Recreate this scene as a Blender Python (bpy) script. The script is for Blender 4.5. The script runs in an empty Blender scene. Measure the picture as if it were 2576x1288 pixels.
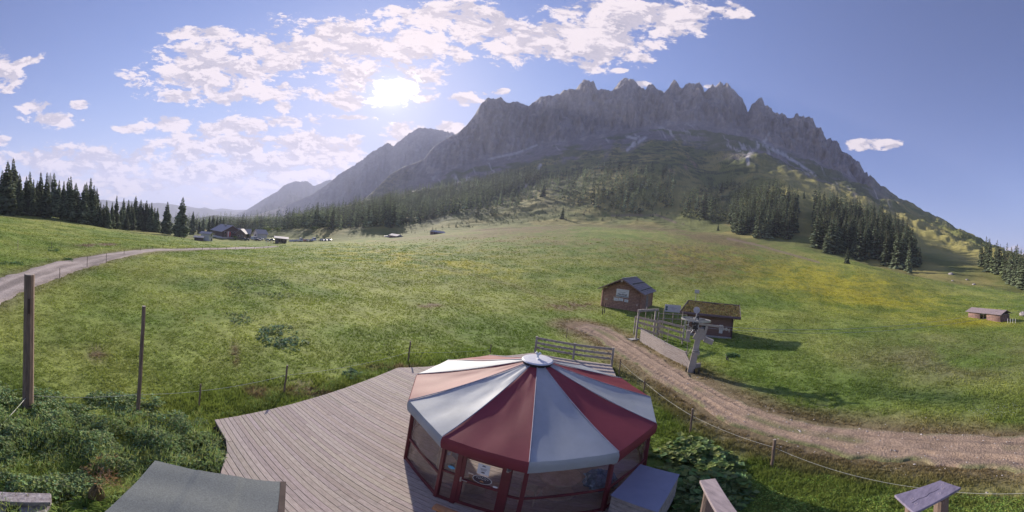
import bpy, math, random
import numpy as np
from mathutils import Vector, Matrix
R=math.radians
sc=bpy.context.scene
# ---------------------------------------------------------------- camera (full equirectangular webcam panorama)
CZ=7.25; S=2576/180.; H0=610.; ROLL=R(6.5)
cam=bpy.data.cameras.new('camera'); co=bpy.data.objects.new('camera',cam); sc.collection.objects.link(co)
sc.camera=co; sc.render.engine='CYCLES'
cam.type='PANO'; cam.clip_start=.05; cam.clip_end=60000
cam.panorama_type='EQUIRECTANGULAR'
cam.longitude_min=R(-90); cam.longitude_max=R(90)
cam.latitude_max=R(H0/S); cam.latitude_min=R((H0-1288)/S)
co.matrix_world=Matrix.Translation((0,0,CZ))@Matrix.Rotation(R(90),4,'X')@Matrix.Rotation(ROLL,4,'Z')
sc.cycles.use_denoising=True
sc.cycles.max_bounces=8; sc.cycles.transparent_max_bounces=24; sc.cycles.volume_bounces=1
sc.cycles.sample_clamp_indirect=6
def ray(x,y):
    lon=np.radians((np.asarray(x,float)-1288)/S); lat=np.radians((H0-np.asarray(y,float))/S)
    a=np.cos(lat)*np.sin(lon); b=np.cos(lat)*np.cos(lon); c=np.sin(lat)
    cr,sr=math.cos(ROLL),math.sin(ROLL)
    return np.stack([a*cr-c*sr,b,a*sr+c*cr],-1)
def proj(X,Y,Z):
    Z=Z-CZ; cr,sr=math.cos(ROLL),math.sin(ROLL)
    a=X*cr+Z*sr; c=-X*sr+Z*cr; n=np.sqrt(X*X+Y*Y+Z*Z)
    return 1288+S*np.degrees(np.arctan2(a,Y)), H0-S*np.degrees(np.arcsin(c/n))
def g(x,y,z=0.):
    r=ray(x,y); t=(z-CZ)/r[2]; return float(r[0]*t),float(r[1]*t)
# ---------------------------------------------------------------- sky, sun, exposure
SUN=ray(985,238); SUN_EL=math.asin(SUN[2]); SUN_AZ=math.atan2(SUN[0],SUN[1])
W=bpy.data.worlds.new('World'); sc.world=W; W.use_nodes=True
sc.view_settings.view_transform='Standard'; sc.view_settings.look='None'; sc.view_settings.gamma=1
sc.view_settings.exposure=1.25
def build_world():
    nt=W.node_tree; nt.nodes.clear(); N=nt.nodes.new; L=nt.links.new
    def M(op,a,b=None,c=None,clamp=False):
        n=N('ShaderNodeMath'); n.operation=op; n.use_clamp=clamp
        for i,v in enumerate((a,b,c)):
            if v is None: continue
            if isinstance(v,(int,float)): n.inputs[i].default_value=v
            else: L(v,n.inputs[i])
        return n.outputs[0]
    def V(op,a,b=None,out=0):
        n=N('ShaderNodeVectorMath'); n.operation=op
        for i,v in enumerate((a,b)):
            if v is None: continue
            if isinstance(v,(tuple,list)): n.inputs[i].default_value=v
            else: L(v,n.inputs[i])
        return n.outputs[out]
    def mix(f,a,b,mode='MIX'):
        n=N('ShaderNodeMix'); n.data_type='RGBA'; n.blend_type=mode
        for k,v in ((0,f),(6,a),(7,b)):
            if isinstance(v,(int,float)): n.inputs[k].default_value=v
            elif isinstance(v,tuple): n.inputs[k].default_value=(*v,1)
            else: L(v,n.inputs[k])
        return n.outputs[2]
    def ramp(v,a,b,c=0.,d=1.,sm=True):
        n=N('ShaderNodeMapRange'); n.interpolation_type='SMOOTHSTEP' if sm else 'LINEAR'
        L(v,n.inputs[0]); n.inputs[1].default_value=a; n.inputs[2].default_value=b; n.inputs[3].default_value=c; n.inputs[4].default_value=d
        return n.outputs[0]
    sky=N('ShaderNodeTexSky'); sky.sky_type='NISHITA'; sky.sun_disc=False; sky.sun_elevation=SUN_EL; sky.sun_rotation=SUN_AZ
    sky.altitude=1500; sky.air_density=1.0; sky.dust_density=1.2; sky.ozone_density=2.5
    D=N('ShaderNodeTexCoord').outputs['Generated']
    D=V('NORMALIZE',D)
    # cloud cover: elongated cloud banks, each an ellipse of directions, broken up by noise
    B=[(560,175,200,80,0),(700,130,160,70,0),(860,120,200,75,0),(1010,120,150,75,5),(900,190,110,55,20),(505,82,105,17,0),(990,240,92,52,0),(1040,185,60,30,0),
       (1080,45,110,42,0),(1200,50,110,60,10),(1270,95,130,62,10),(1430,95,150,72,8),(1560,50,200,66,0),(1540,110,110,55,10),(1690,32,110,40,0),(1490,150,55,40,20),(1620,115,45,18,0),
       (-5,185,55,50,30),(60,155,60,12,-20),(135,300,75,22,0),(200,265,30,12,0),(90,270,45,20,0),(320,325,60,12,0),(620,315,180,22,-7),(430,312,70,22,0),(715,228,85,28,-5),(715,270,25,18,0),(560,250,60,14,0),(450,240,50,18,0),
       (770,375,190,45,5),(600,370,120,50,10),(880,390,60,50,0),(480,420,150,75,0),(640,440,170,50,0),(840,430,80,40,0),(230,430,180,60,0),(80,400,110,30,0),(320,460,130,40,0),(480,405,130,70,0),(620,480,150,22,0),(470,350,60,25,0),
       (1190,246,52,20,-10),(1258,229,28,9,0),(1010,335,62,36,-30),(1140,322,42,16,0),(1165,140,35,18,-30),(870,250,60,28,0),(895,295,60,7,0),(890,343,25,6,0),(0,355,30,14,0),
       (2188,364,74,17,0),(1612,213,34,10,0),(1655,232,28,9,0),(1790,218,18,6,0),(1560,178,25,8,0),(1840,30,50,22,0),(2560,633,34,14,0),(2045,378,18,5,0)]
    m=None
    for (x,y,rx,ry,t) in B:
        c=Vector(ray(x,y)); u=Vector(ray(x+1,y))-Vector(ray(x-1,y)); u.normalize(); v=c.cross(u); v=-v if v.z<0 else v; v.normalize()
        ct,st=math.cos(R(t)),math.sin(R(t)); u,v=(u*ct-v*st),(u*st+v*ct)
        ax=math.radians(rx/S)*math.cos(math.radians((H0-y)/S))*1.12; ay=math.radians(ry/S)*1.12
        a=V('DOT_PRODUCT',D,tuple(u/ax),1); b=V('DOT_PRODUCT',D,tuple(v/ay),1)
        r2=M('MULTIPLY_ADD',a,a,M('MULTIPLY',b,b)); q=M('SUBTRACT',1.,r2)
        m=q if m is None else M('MAXIMUM',m,q)
    m=M('MAXIMUM',m,-1.5)
    # stretch the lookup so that puffs get flatter towards the horizon
    el=V('DOT_PRODUCT',D,(0,0,1),1)
    def noise(vec,s,det,rough,dist=0.):
        n=N('ShaderNodeTexNoise'); L(vec,n.inputs['Vector']); n.inputs['Scale'].default_value=s; n.inputs['Detail'].default_value=det
        n.inputs['Roughness'].default_value=rough; n.inputs['Distortion'].default_value=dist; return n.outputs[0]
    Ds=V('MULTIPLY',D,(1,1,2.1))
    n1=noise(Ds,11,10,.66,.35)
    Dt=V('ADD',Ds,tuple(Vector(SUN)*.022+Vector((0,0,.02))))
    n2=noise(Dt,11,10,.66,.35)
    n3=noise(Ds,38,7,.7)
    dens=M('ADD',M('MULTIPLY_ADD',m,.72,-.16),M('MULTIPLY',M('SUBTRACT',n1,.5),3.7))
    dens=M('ADD',dens,M('MULTIPLY',M('SUBTRACT',n3,.5),1.5))
    cov=ramp(dens,-.02,.30)
    sund=V('DOT_PRODUCT',D,tuple(float(v) for v in SUN),1)
    near=ramp(sund,math.cos(R(28)),1.)
    core=ramp(M('ADD',sund,M('ADD',M('MULTIPLY',M('SUBTRACT',n1,.5),.016),M('MULTIPLY',M('SUBTRACT',n3,.5),.010))),.9965,.9998)
    shade=ramp(M('ADD',M('SUBTRACT',n1,n2),M('MULTIPLY',M('SUBTRACT',n3,.5),.30)),-.05,.055)     # thin towards the sun = bright rim
    thick=ramp(dens,.25,1.3)
    lowc=ramp(el,.0,.28,1.,0.)
    body=mix(thick,(.25,.23,.265),(.14,.14,.185))
    body=mix(M('MULTIPLY',lowc,.85),body,(.07,.105,.20))
    body=mix(M('MULTIPLY',shade,.92),body,(.42,.37,.38))
    col=mix(M('MULTIPLY',near,.16),body,(.60,.50,.48))
    col=mix(core,col,(.95,.9,.88))
    skyc=mix(1.,sky.outputs[0],(.77,.86,1.24),'MULTIPLY')
    SK=.062
    skyl=V('SCALE',skyc); skyl.node.inputs['Scale'].default_value=SK
    # soft shoulder: the glow round the sun stays below burn-out
    sep=N('ShaderNodeSeparateColor'); L(skyl,sep.inputs[0]); cmb=N('ShaderNodeCombineColor')
    for k,lim in enumerate((.25,.28,.42)):
        a=sep.outputs[k]; L(M('DIVIDE',a,M('POWER',M('ADD',1.,M('POWER',M('DIVIDE',a,lim),3.)),1/3.)),cmb.inputs[k])
    skyl=cmb.outputs[0]
    # low evening whitening of the western horizon air
    hz=M('MULTIPLY',ramp(el,.0,.16,1.,0.),ramp(sund,.2,.95))
    skyl=mix(M('MULTIPLY',hz,.12),skyl,(.36,.32,.42))
    sc2=ramp(sund,math.cos(R(9)),1.,0.,.1)
    skyl=mix(sc2,skyl,(.62,.6,.72))
    sp=M('MAXIMUM',sund,0.); gw=M('ADD',M('MULTIPLY',M('POWER',sp,70.),.03),M('MULTIPLY',M('POWER',sp,1500.),.28))
    out=mix(M('MULTIPLY',cov,ramp(el,-.02,.02)),skyl,col)
    gl=V('SCALE',None); gl.node.inputs[0].default_value=(1.0,.93,.88); L(gw,gl.node.inputs['Scale']); out=V('ADD',out,gl)
    bg=N('ShaderNodeBackground'); L(out,bg.inputs[0]); bg.inputs[1].default_value=1.0
    o=N('ShaderNodeOutputWorld'); L(bg.outputs[0],o.inputs[0])
build_world()
W.cycles.sampling_method='MANUAL'; W.cycles.sample_map_resolution=512
sl=bpy.data.lights.new('sun','SUN'); sl.energy=3.9; sl.angle=R(1.0); sl.color=(1,.90,.77)
so=bpy.data.objects.new('sun',sl); sc.collection.objects.link(so)
so.rotation_euler=Vector(SUN).to_track_quat('Z','Y').to_euler(); so.location=(0,0,60)

# ---------------------------------------------------------------- helpers
rng=np.random.default_rng(7); random.seed(7)
def hsh(ix,iy,s):
    ix=ix.astype(np.int64); iy=iy.astype(np.int64)
    h=(ix*374761393+iy*668265263+s*1442695041)&0xffffffff
    h=((h^(h>>13))*1274126177)&0xffffffff; h=h^(h>>16)
    return (h&0xffffff)/float(0xffffff)
def vn(x,y,s=0):
    x=np.asarray(x,float); y=np.asarray(y,float)
    ix=np.floor(x); iy=np.floor(y); fx=x-ix; fy=y-iy; fx=fx*fx*(3-2*fx); fy=fy*fy*(3-2*fy)
    a=hsh(ix,iy,s);b=hsh(ix+1,iy,s);c=hsh(ix,iy+1,s);d=hsh(ix+1,iy+1,s)
    return (a+(b-a)*fx)*(1-fy)+(c+(d-c)*fx)*fy
def fbm(x,y,s=0,o=4,g_=.5):
    t=0;a=1;n=0
    for i in range(o):
        t=t+a*vn(x*2**i,y*2**i,s+i*17); n+=a; a*=g_
    return t/n
def ridged(x,y,s=0,o=4):
    t=0;a=1;n=0
    for i in range(o):
        t=t+a*(1-abs(2*vn(x*2**i,y*2**i,s+i*13)-1)); n+=a; a*=.55
    return t/n
def ss(a,b,x): t=np.clip((x-a)/(b-a),0,1); return t*t*(3-2*t)
MATS={}
def mat(name,col=(.5,.5,.5),rough=.8,metal=0.,var=.25,scale=8.,bump=0.,attr=None,stretch=(1,1,1),col2=None,spec=.5,bscale=None,alpha=None,sheen=0,trans=0.,obj=True):
    if name in MATS: return MATS[name]
    m=bpy.data.materials.new(name); m.use_nodes=True; nt=m.node_tree; P=nt.nodes['Principled BSDF']; L=nt.links.new
    tc=nt.nodes.new('ShaderNodeTexCoord'); mp=nt.nodes.new('ShaderNodeMapping'); mp.inputs['Scale'].default_value=stretch
    L(tc.outputs['Object'],mp.inputs[0])
    n=nt.nodes.new('ShaderNodeTexNoise'); n.inputs['Scale'].default_value=scale; n.inputs['Detail'].default_value=6; n.inputs['Roughness'].default_value=.65; L(mp.outputs[0],n.inputs[0])
    rp=nt.nodes.new('ShaderNodeMapRange'); rp.inputs[1].default_value=.3; rp.inputs[2].default_value=.7; L(n.outputs[0],rp.inputs[0])
    mx=nt.nodes.new('ShaderNodeMix'); mx.data_type='RGBA'; L(rp.outputs[0],mx.inputs[0])
    if attr:
        at=nt.nodes.new('ShaderNodeAttribute'); at.attribute_name=attr
        mx.blend_type='MULTIPLY'; mx.inputs[0].default_value=1; nt.links.remove(mx.inputs[0].links[0])
        rc=nt.nodes.new('ShaderNodeMapRange'); rc.inputs[1].default_value=.3; rc.inputs[2].default_value=.7; rc.inputs[3].default_value=1-var; rc.inputs[4].default_value=1+var; L(n.outputs[0],rc.inputs[0])
        L(at.outputs[0],mx.inputs[6]); L(rc.outputs[0],mx.inputs[7])
    else:
        c2=col2 or tuple(max(0,c*(1-var)) for c in col); c1=col if col2 else tuple(min(1,c*(1+var*.5)) for c in col)
        mx.inputs[6].default_value=(*c2,1); mx.inputs[7].default_value=(*c1,1)
    L(mx.outputs[2],P.inputs['Base Color']); P.inputs['Roughness'].default_value=rough; P.inputs['Metallic'].default_value=metal
    P.inputs['Specular IOR Level'].default_value=spec
    if trans:
        tb=nt.nodes.new('ShaderNodeBsdfTranslucent'); L(mx.outputs[2],tb.inputs[0]); ms=nt.nodes.new('ShaderNodeMixShader'); ms.inputs[0].default_value=trans
        L(P.outputs[0],ms.inputs[1]); L(tb.outputs[0],ms.inputs[2]); L(ms.outputs[0],nt.nodes['Material Output'].inputs[0])
    if bump:
        bn=n
        if bscale:
            bn=nt.nodes.new('ShaderNodeTexNoise'); bn.inputs['Scale'].default_value=bscale; bn.inputs['Detail'].default_value=6; L(mp.outputs[0],bn.inputs[0])
        b=nt.nodes.new('ShaderNodeBump'); b.inputs['Strength'].default_value=1; b.inputs['Distance'].default_value=bump; L(bn.outputs[0],b.inputs['Height']); L(b.outputs[0],P.inputs['Normal'])
    MATS[name]=m; return m
def glass(name,tint=(.8,.85,.9),f=.22):
    if name in MATS: return MATS[name]
    m=bpy.data.materials.new(name); m.use_nodes=True; nt=m.node_tree; nt.nodes.clear(); N=nt.nodes.new; L=nt.links.new
    t=N('ShaderNodeBsdfTransparent'); t.inputs[0].default_value=(*tint,1); gl=N('ShaderNodeBsdfGlossy'); gl.inputs[1].default_value=.06
    n=N('ShaderNodeTexNoise'); n.inputs['Scale'].default_value=3; b=N('ShaderNodeBump'); b.inputs['Distance'].default_value=.01; L(n.outputs[0],b.inputs['Height']); L(b.outputs[0],gl.inputs['Normal'])
    df=N('ShaderNodeBsdfDiffuse'); df.inputs[0].default_value=(.5,.5,.55,1)
    m1=N('ShaderNodeMixShader'); m1.inputs[0].default_value=f*.4; L(t.outputs[0],m1.inputs[1]); L(df.outputs[0],m1.inputs[2])
    lw=N('ShaderNodeFresnel'); lw.inputs[0].default_value=1.5; ad=N('ShaderNodeMath'); ad.operation='ADD'; L(lw.outputs[0],ad.inputs[0]); ad.inputs[1].default_value=f*.4; ad.use_clamp=True
    m2=N('ShaderNodeMixShader'); L(ad.outputs[0],m2.inputs[0]); L(m1.outputs[0],m2.inputs[1]); L(gl.outputs[0],m2.inputs[2]); o=N('ShaderNodeOutputMaterial'); L(m2.outputs[0],o.inputs[0])
    MATS[name]=m; return m
class MB:
    def __init__(s): s.v=[];s.f=[];s.m=[]
    def add(s,vs,fs,mi=0):
        o=len(s.v); s.v+= [tuple(map(float,v)) for v in vs]; s.f+=[tuple(o+i for i in f) for f in fs]; s.m+=[mi]*len(fs); return s
    def box(s,c,sz,rz=0.,mi=0,rot=None):
        M=(Matrix.Rotation(rz,3,'Z') if rot is None else rot); c=Vector(c); x,y,z=[q/2 for q in sz]
        return s.add([c+M@Vector(p) for p in [(-x,-y,-z),(x,-y,-z),(x,y,-z),(-x,y,-z),(-x,-y,z),(x,-y,z),(x,y,z),(-x,y,z)]],[(0,3,2,1),(4,5,6,7),(0,1,5,4),(1,2,6,5),(2,3,7,6),(3,0,4,7)],mi)
    def beam(s,a,b,w,h,mi=0,up=(0,0,1)):
        a=Vector(a);b=Vector(b);d=(b-a);l=d.length; d.normalize(); u=Vector(up)
        if abs(d.dot(u))>.98: u=Vector((1,0,0))
        x=d.cross(u).normalized(); z=x.cross(d).normalized(); M=Matrix((x,d,z)).transposed()
        return s.box((a+b)/2,(w,l,h),0,mi,M)
    def cyl(s,a,b,r0,r1=None,n=10,mi=0,cap=True):
        r1=r0 if r1 is None else r1
        a=Vector(a);b=Vector(b);d=(b-a).normalized(); u=Vector((0,0,1)) if abs(d.z)<.9 else Vector((1,0,0)); x=d.cross(u).normalized(); y=d.cross(x)
        vs=[]
        for i in range(n):
            t=2*math.pi*i/n; o=x*math.cos(t)+y*math.sin(t); vs+= [a+o*r0,b+o*r1]
        fs=[(2*i,2*i+1,(2*i+3)%(2*n),(2*i+2)%(2*n)) for i in range(n)]
        if cap: fs+=[tuple(2*i for i in range(n)),tuple(2*i+1 for i in range(n))[::-1]]
        return s.add(vs,fs,mi)
    def tube(s,pts,r,n=6,mi=0):
        for a,b in zip(pts[:-1],pts[1:]): s.cyl(a,b,r,r,n,mi)
        return s
    def prism(s,poly,z0,z1,mi=0):
        n=len(poly); vs=[(p[0],p[1],z0) for p in poly]+[(p[0],p[1],z1) for p in poly]
        return s.add(vs,[tuple(range(n))[::-1],tuple(range(n,2*n))]+[(i,(i+1)%n,n+(i+1)%n,n+i) for i in range(n)],mi)
    def ring(s,c,r,w,h,n=28,mi=0,tilt=None):
        M=tilt or Matrix.Identity(3); c=Vector(c); vs=[]
        for i in range(n):
            t=2*math.pi*i/n
            for rr,zz in ((r-w,-h/2),(r,-h/2),(r,h/2),(r-w,h/2)): vs.append(c+M@Vector((rr*math.cos(t),rr*math.sin(t),zz)))
        fs=[]
        for i in range(n):
            j=(i+1)%n
            for k in range(4): fs.append((4*i+k,4*j+k,4*j+(k+1)%4,4*i+(k+1)%4))
        return s.add(vs,fs,mi)
    def build(s,name,m,parent=None,smooth=False,loc=None,bevel=0):
        me=bpy.data.meshes.new(name); me.from_pydata(s.v,[],s.f)
        for mm in (m if isinstance(m,(list,tuple)) else [m]): me.materials.append(mm)
        me.polygons.foreach_set('material_index',s.m)
        if smooth: me.polygons.foreach_set('use_smooth',[True]*len(me.polygons))
        o=bpy.data.objects.new(name,me); sc.collection.objects.link(o)
        if parent: o.parent=parent
        if loc: o.location=loc
        if bevel:
            b=o.modifiers.new('bevel','BEVEL'); b.width=bevel; b.segments=2; b.limit_method='ANGLE'
        return o
def npmesh(name,V,F,m,col=None,smooth=False,parent=None,fcol=None):
    """V (n,3), F (k,3|4)"""
    me=bpy.data.meshes.new(name); V=np.asarray(V,np.float32); F=np.asarray(F,np.int32); k=F.shape[1]
    me.vertices.add(len(V)); me.vertices.foreach_set('co',V.ravel()); me.loops.add(F.size); me.loops.foreach_set('vertex_index',F.ravel())
    me.polygons.add(len(F)); me.polygons.foreach_set('loop_start',np.arange(0,F.size,k,dtype=np.int32))
    try: me.polygons.foreach_set('loop_total',np.full(len(F),k,np.int32))
    except Exception: pass
    if smooth: me.polygons.foreach_set('use_smooth',np.ones(len(F),bool))
    me.update(calc_edges=True)
    if not smooth: me.shade_flat()
    if col is not None:
        a=me.attributes.new('Col','FLOAT_COLOR','POINT'); c=np.ones((len(V),4),np.float32); c[:,:3]=col; a.data.foreach_set('color',c.ravel())
    if fcol is not None:
        a=me.attributes.new('Col','FLOAT_COLOR','FACE'); c=np.ones((len(F),4),np.float32); c[:,:3]=fcol; a.data.foreach_set('color',c.ravel())
    me.materials.append(m)
    o=bpy.data.objects.new(name,me); sc.collection.objects.link(o)
    if parent: o.parent=parent
    return o
def tag(o,label=None,cat=None,group=None,kind=None):
    if label: o['label']=label
    if cat: o['category']=cat
    if group: o['group']=group
    if kind: o['kind']=kind
    return o
def empty(name,loc=(0,0,0),rz=0.,label=None,cat=None,group=None):
    o=bpy.data.objects.new(name,None); sc.collection.objects.link(o); o.location=loc; o.rotation_euler=(0,0,rz); o.empty_display_size=.2
    return tag(o,label,cat,group)
def copy_tree(o,parent=None):
    c=o.copy(); sc.collection.objects.link(c)
    if parent: c.parent=parent
    for ch in list(o.children):
        if ch.name in bpy.data.objects: copy_tree(ch,c)
    return c
def inpoly(px,py,poly):
    px=np.asarray(px,float);py=np.asarray(py,float); r=np.zeros(px.shape,bool); n=len(poly)
    for i in range(n):
        x1,y1=poly[i]; x2,y2=poly[(i+1)%n]
        if y1==y2: continue
        c=((y1>py)!=(y2>py))&(px<(x2-x1)*(py-y1)/(y2-y1)+x1); r^=c
    return r
def dist_poly(X,Y,pts):
    """distance to an open polyline and the fraction along it"""
    best=np.full(X.shape,1e9); fr=np.zeros(X.shape); n=len(pts)-1
    for i in range(n):
        x1,y1=pts[i][:2];x2,y2=pts[i+1][:2]; dx,dy=x2-x1,y2-y1; t=np.clip(((X-x1)*dx+(Y-y1)*dy)/(dx*dx+dy*dy),0,1)
        d=np.hypot(X-x1-t*dx,Y-y1-t*dy); k=d<best; best=np.where(k,d,best); fr=np.where(k,(i+t)/n,fr)
    return best,fr

# ---------------------------------------------------------------- terrain: real heights at real distances, in rings round the webcam
SKY=[(-250,556),(0,556),(300,566),(600,566),(750,558),(820,545),(845,541),(870,530),(890,520),(920,498),(945,476),(960,461),(980,441),(1015,421),(1045,411),(1068,401),(1076,388),(1095,367),(1120,351),(1150,336),(1170,322),(1190,296),(1214,264),(1225,257),(1240,253),(1255,255),(1268,262),(1280,265),(1290,260),(1304,258),(1315,262),(1322,268),(1328,273),(1336,266),(1348,262),(1361,256),(1370,255),(1391,250),(1410,245),(1429,239.5),(1440,243),(1448,243),(1457,232),(1465,223),(1476,222),(1489,225),(1497,236),(1504,243),(1512,240),(1519,238),(1530,240),(1538,241),(1548,232),(1561,219),(1572,212),(1584,210),(1593,213),(1602,222.5),(1612,235),(1621,247),(1626,236),(1631,230),(1637,233),(1644,241),(1655,245),(1670,257),(1680,243),(1690,225),(1698,230),(1708,243),(1720,240),(1734,234),(1742,230),(1746,238),(1753,230),(1760,227),(1767,240),(1772,257),(1781,250),(1790,242),(1803,237),(1810,230),(1816,227),(1822,232),(1828,228),(1834,229),(1848,244),(1863,260),(1874,276),(1881,290),(1890,276),(1899,270),(1915,276),(1931,291),(1940,304),(1948,314),(1952,307),(1957,313),(1962,311),(1970,316),(1976,318),(1986,314),(1993,317),(2004,309),(2013,313),(2024,320),(2029,316),(2034,312),(2040,316),(2045,319),(2053,337),(2065,339),(2080,352),(2097,363),(2108,372),(2117,384),(2124,390),(2133,400),(2140,402),(2146,410),(2162,418),(2170,430),(2178,446),(2186,459),(2226,485),(2263,510),(2323,538),(2404,580),(2477,614),(2525,631),(2576,660),(2700,700),(2850,720)]
def zz(x,z,d):      # control point by height above the deck
    az=math.radians((x-1288)/S); return (az,d,z)
def yy(x,y,d):
    r=ray(x,y); h=math.hypot(r[0],r[1]); return (math.atan2(r[0],r[1]),d,CZ+d*r[2]/h)
LAY=[
 ([zz(x,-.35,.5) for x in (0,1288,2576)],4),
 ([zz(x,-.35,4) for x in (0,1288,2576)],5),
 ([zz(0,-.55,10),zz(400,-.5,10),zz(900,-.35,10),zz(2576,-.35,10)],8),
 ([zz(0,-.75,22),zz(400,-.7,22),zz(900,-.4,22),zz(1600,-.25,22),zz(2576,-.4,22)],16),
 ([zz(0,-.5,42),zz(300,-1.0,42),zz(900,-.5,42),zz(1600,.1,42),zz(2000,.2,42),zz(2576,-.5,42)],22),
 ([yy(-100,600,60),yy(0,602,62),yy(150,610,70),zz(300,-1.1,75),zz(450,-2.2,80),zz(650,-2.6,85),zz(900,-.8,88),zz(1200,2.2,90),zz(1500,4.6,90),zz(1700,4.6,88),zz(2000,3.2,85),zz(2300,.8,80),zz(2576,-.6,75)],40),
 ([yy(-100,558,105),yy(0,558,108),yy(150,572,115),yy(300,590,125),yy(450,604,140),yy(560,612,158),yy(650,616,165),yy(760,613,178),yy(870,609,190),yy(1000,600,205),yy(1150,586,225),yy(1300,575,245),yy(1450,572,255),yy(1600,575,255),yy(1700,582,245),yy(1850,605,215),yy(2000,630,190),yy(2150,660,165),yy(2300,700,145),yy(2400,722,135),yy(2576,745,120),yy(2700,750,115)],44),
 ([yy(-100,535,150),yy(0,535,152),yy(100,542,158),yy(230,560,165),yy(300,574,178),yy(420,590,190),yy(480,598,205),yy(560,598,232),yy(640,600,235),yy(760,603,238),yy(850,602,250),yy(900,598,262),yy(1000,592,275),yy(1150,577,295),yy(1300,564,315),yy(1450,558,330),yy(1600,556,335),yy(1700,562,325),yy(1800,582,270),yy(1900,598,238),yy(2000,612,222),yy(2100,640,205),yy(2200,670,190),yy(2300,692,178),yy(2400,706,172),yy(2500,722,165),yy(2576,735,150),yy(2700,740,145)],44),
 ([yy(-100,530,330),yy(150,555,330),yy(300,572,340),yy(420,583,350),yy(560,582,400),yy(640,592,300),yy(700,584,290),yy(760,580,290),yy(820,579,300),yy(870,581,320),yy(920,565,345),yy(975,546,350),yy(1020,572,350),yy(1090,565,380),yy(1150,545,400),yy(1300,520,450),yy(1450,478,500),yy(1500,450,520),yy(1560,430,540),yy(1640,408,560),yy(1700,408,560),yy(1760,455,500),yy(1800,505,420),yy(1850,520,380),yy(1900,500,360),yy(1980,490,350),yy(2050,510,340),yy(2100,525,330),yy(2200,560,300),yy(2300,625,260),yy(2400,655,240),yy(2500,680,220),yy(2576,705,200),yy(2700,720,190)],44),
 ([yy(-100,545,700),yy(300,575,700),yy(560,573,700),yy(700,566,700),yy(800,545,700),yy(900,525,720),yy(1000,505,750),yy(1100,482,780),yy(1200,460,800),yy(1300,430,820),yy(1400,405,820),yy(1500,390,800),yy(1600,372,780),yy(1700,368,760),yy(1780,385,740),yy(1850,412,560),yy(1900,410,540),yy(1960,430,530),yy(2050,458,510),yy(2150,498,470),yy(2250,545,430),yy(2323,588,380),yy(2400,625,330),yy(2480,655,300),yy(2576,690,260),yy(2700,715,240)],40),
 ([yy(-100,560,1100),yy(300,574,1100),yy(560,571,1100),yy(700,560,1150),yy(800,542,1150),yy(850,532,1150),yy(900,515,1150),yy(1000,480,1150),yy(1100,440,1150),yy(1200,408,1150),yy(1300,385,1120),yy(1400,362,1080),yy(1500,345,1060),yy(1600,328,1040),yy(1700,312,1020),yy(1745,306,1000),yy(1800,318,990),yy(1850,332,960),yy(1900,350,930),yy(1950,372,900),yy(2000,388,870),yy(2060,412,830),yy(2120,440,780),yy(2190,474,720),yy(2263,516,660),yy(2323,545,600),yy(2404,587,520),yy(2477,621,450),yy(2576,666,380),yy(2700,702,350)],64),
 ([yy(x,y,float(np.interp(x,[500,850,950,1100,1200,1600,1900,2186,2600,2800],[1600,1270,1240,1290,1400,1450,1350,1000,520,500]))) for x,y in SKY],4),
 ([zz(0,-60,2200),zz(600,-90,2400),zz(900,-60,2400),zz(1200,200,2100),zz(1600,300,2000),zz(2000,200,1900),zz(2300,-20,1500),zz(2576,-60,1200)],6),
 ([zz(0,-150,6000),zz(1288,-150,6000),zz(2576,-150,6000)],2),
 ([zz(0,-150,9000),zz(1288,-150,9000)],0)]
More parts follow.
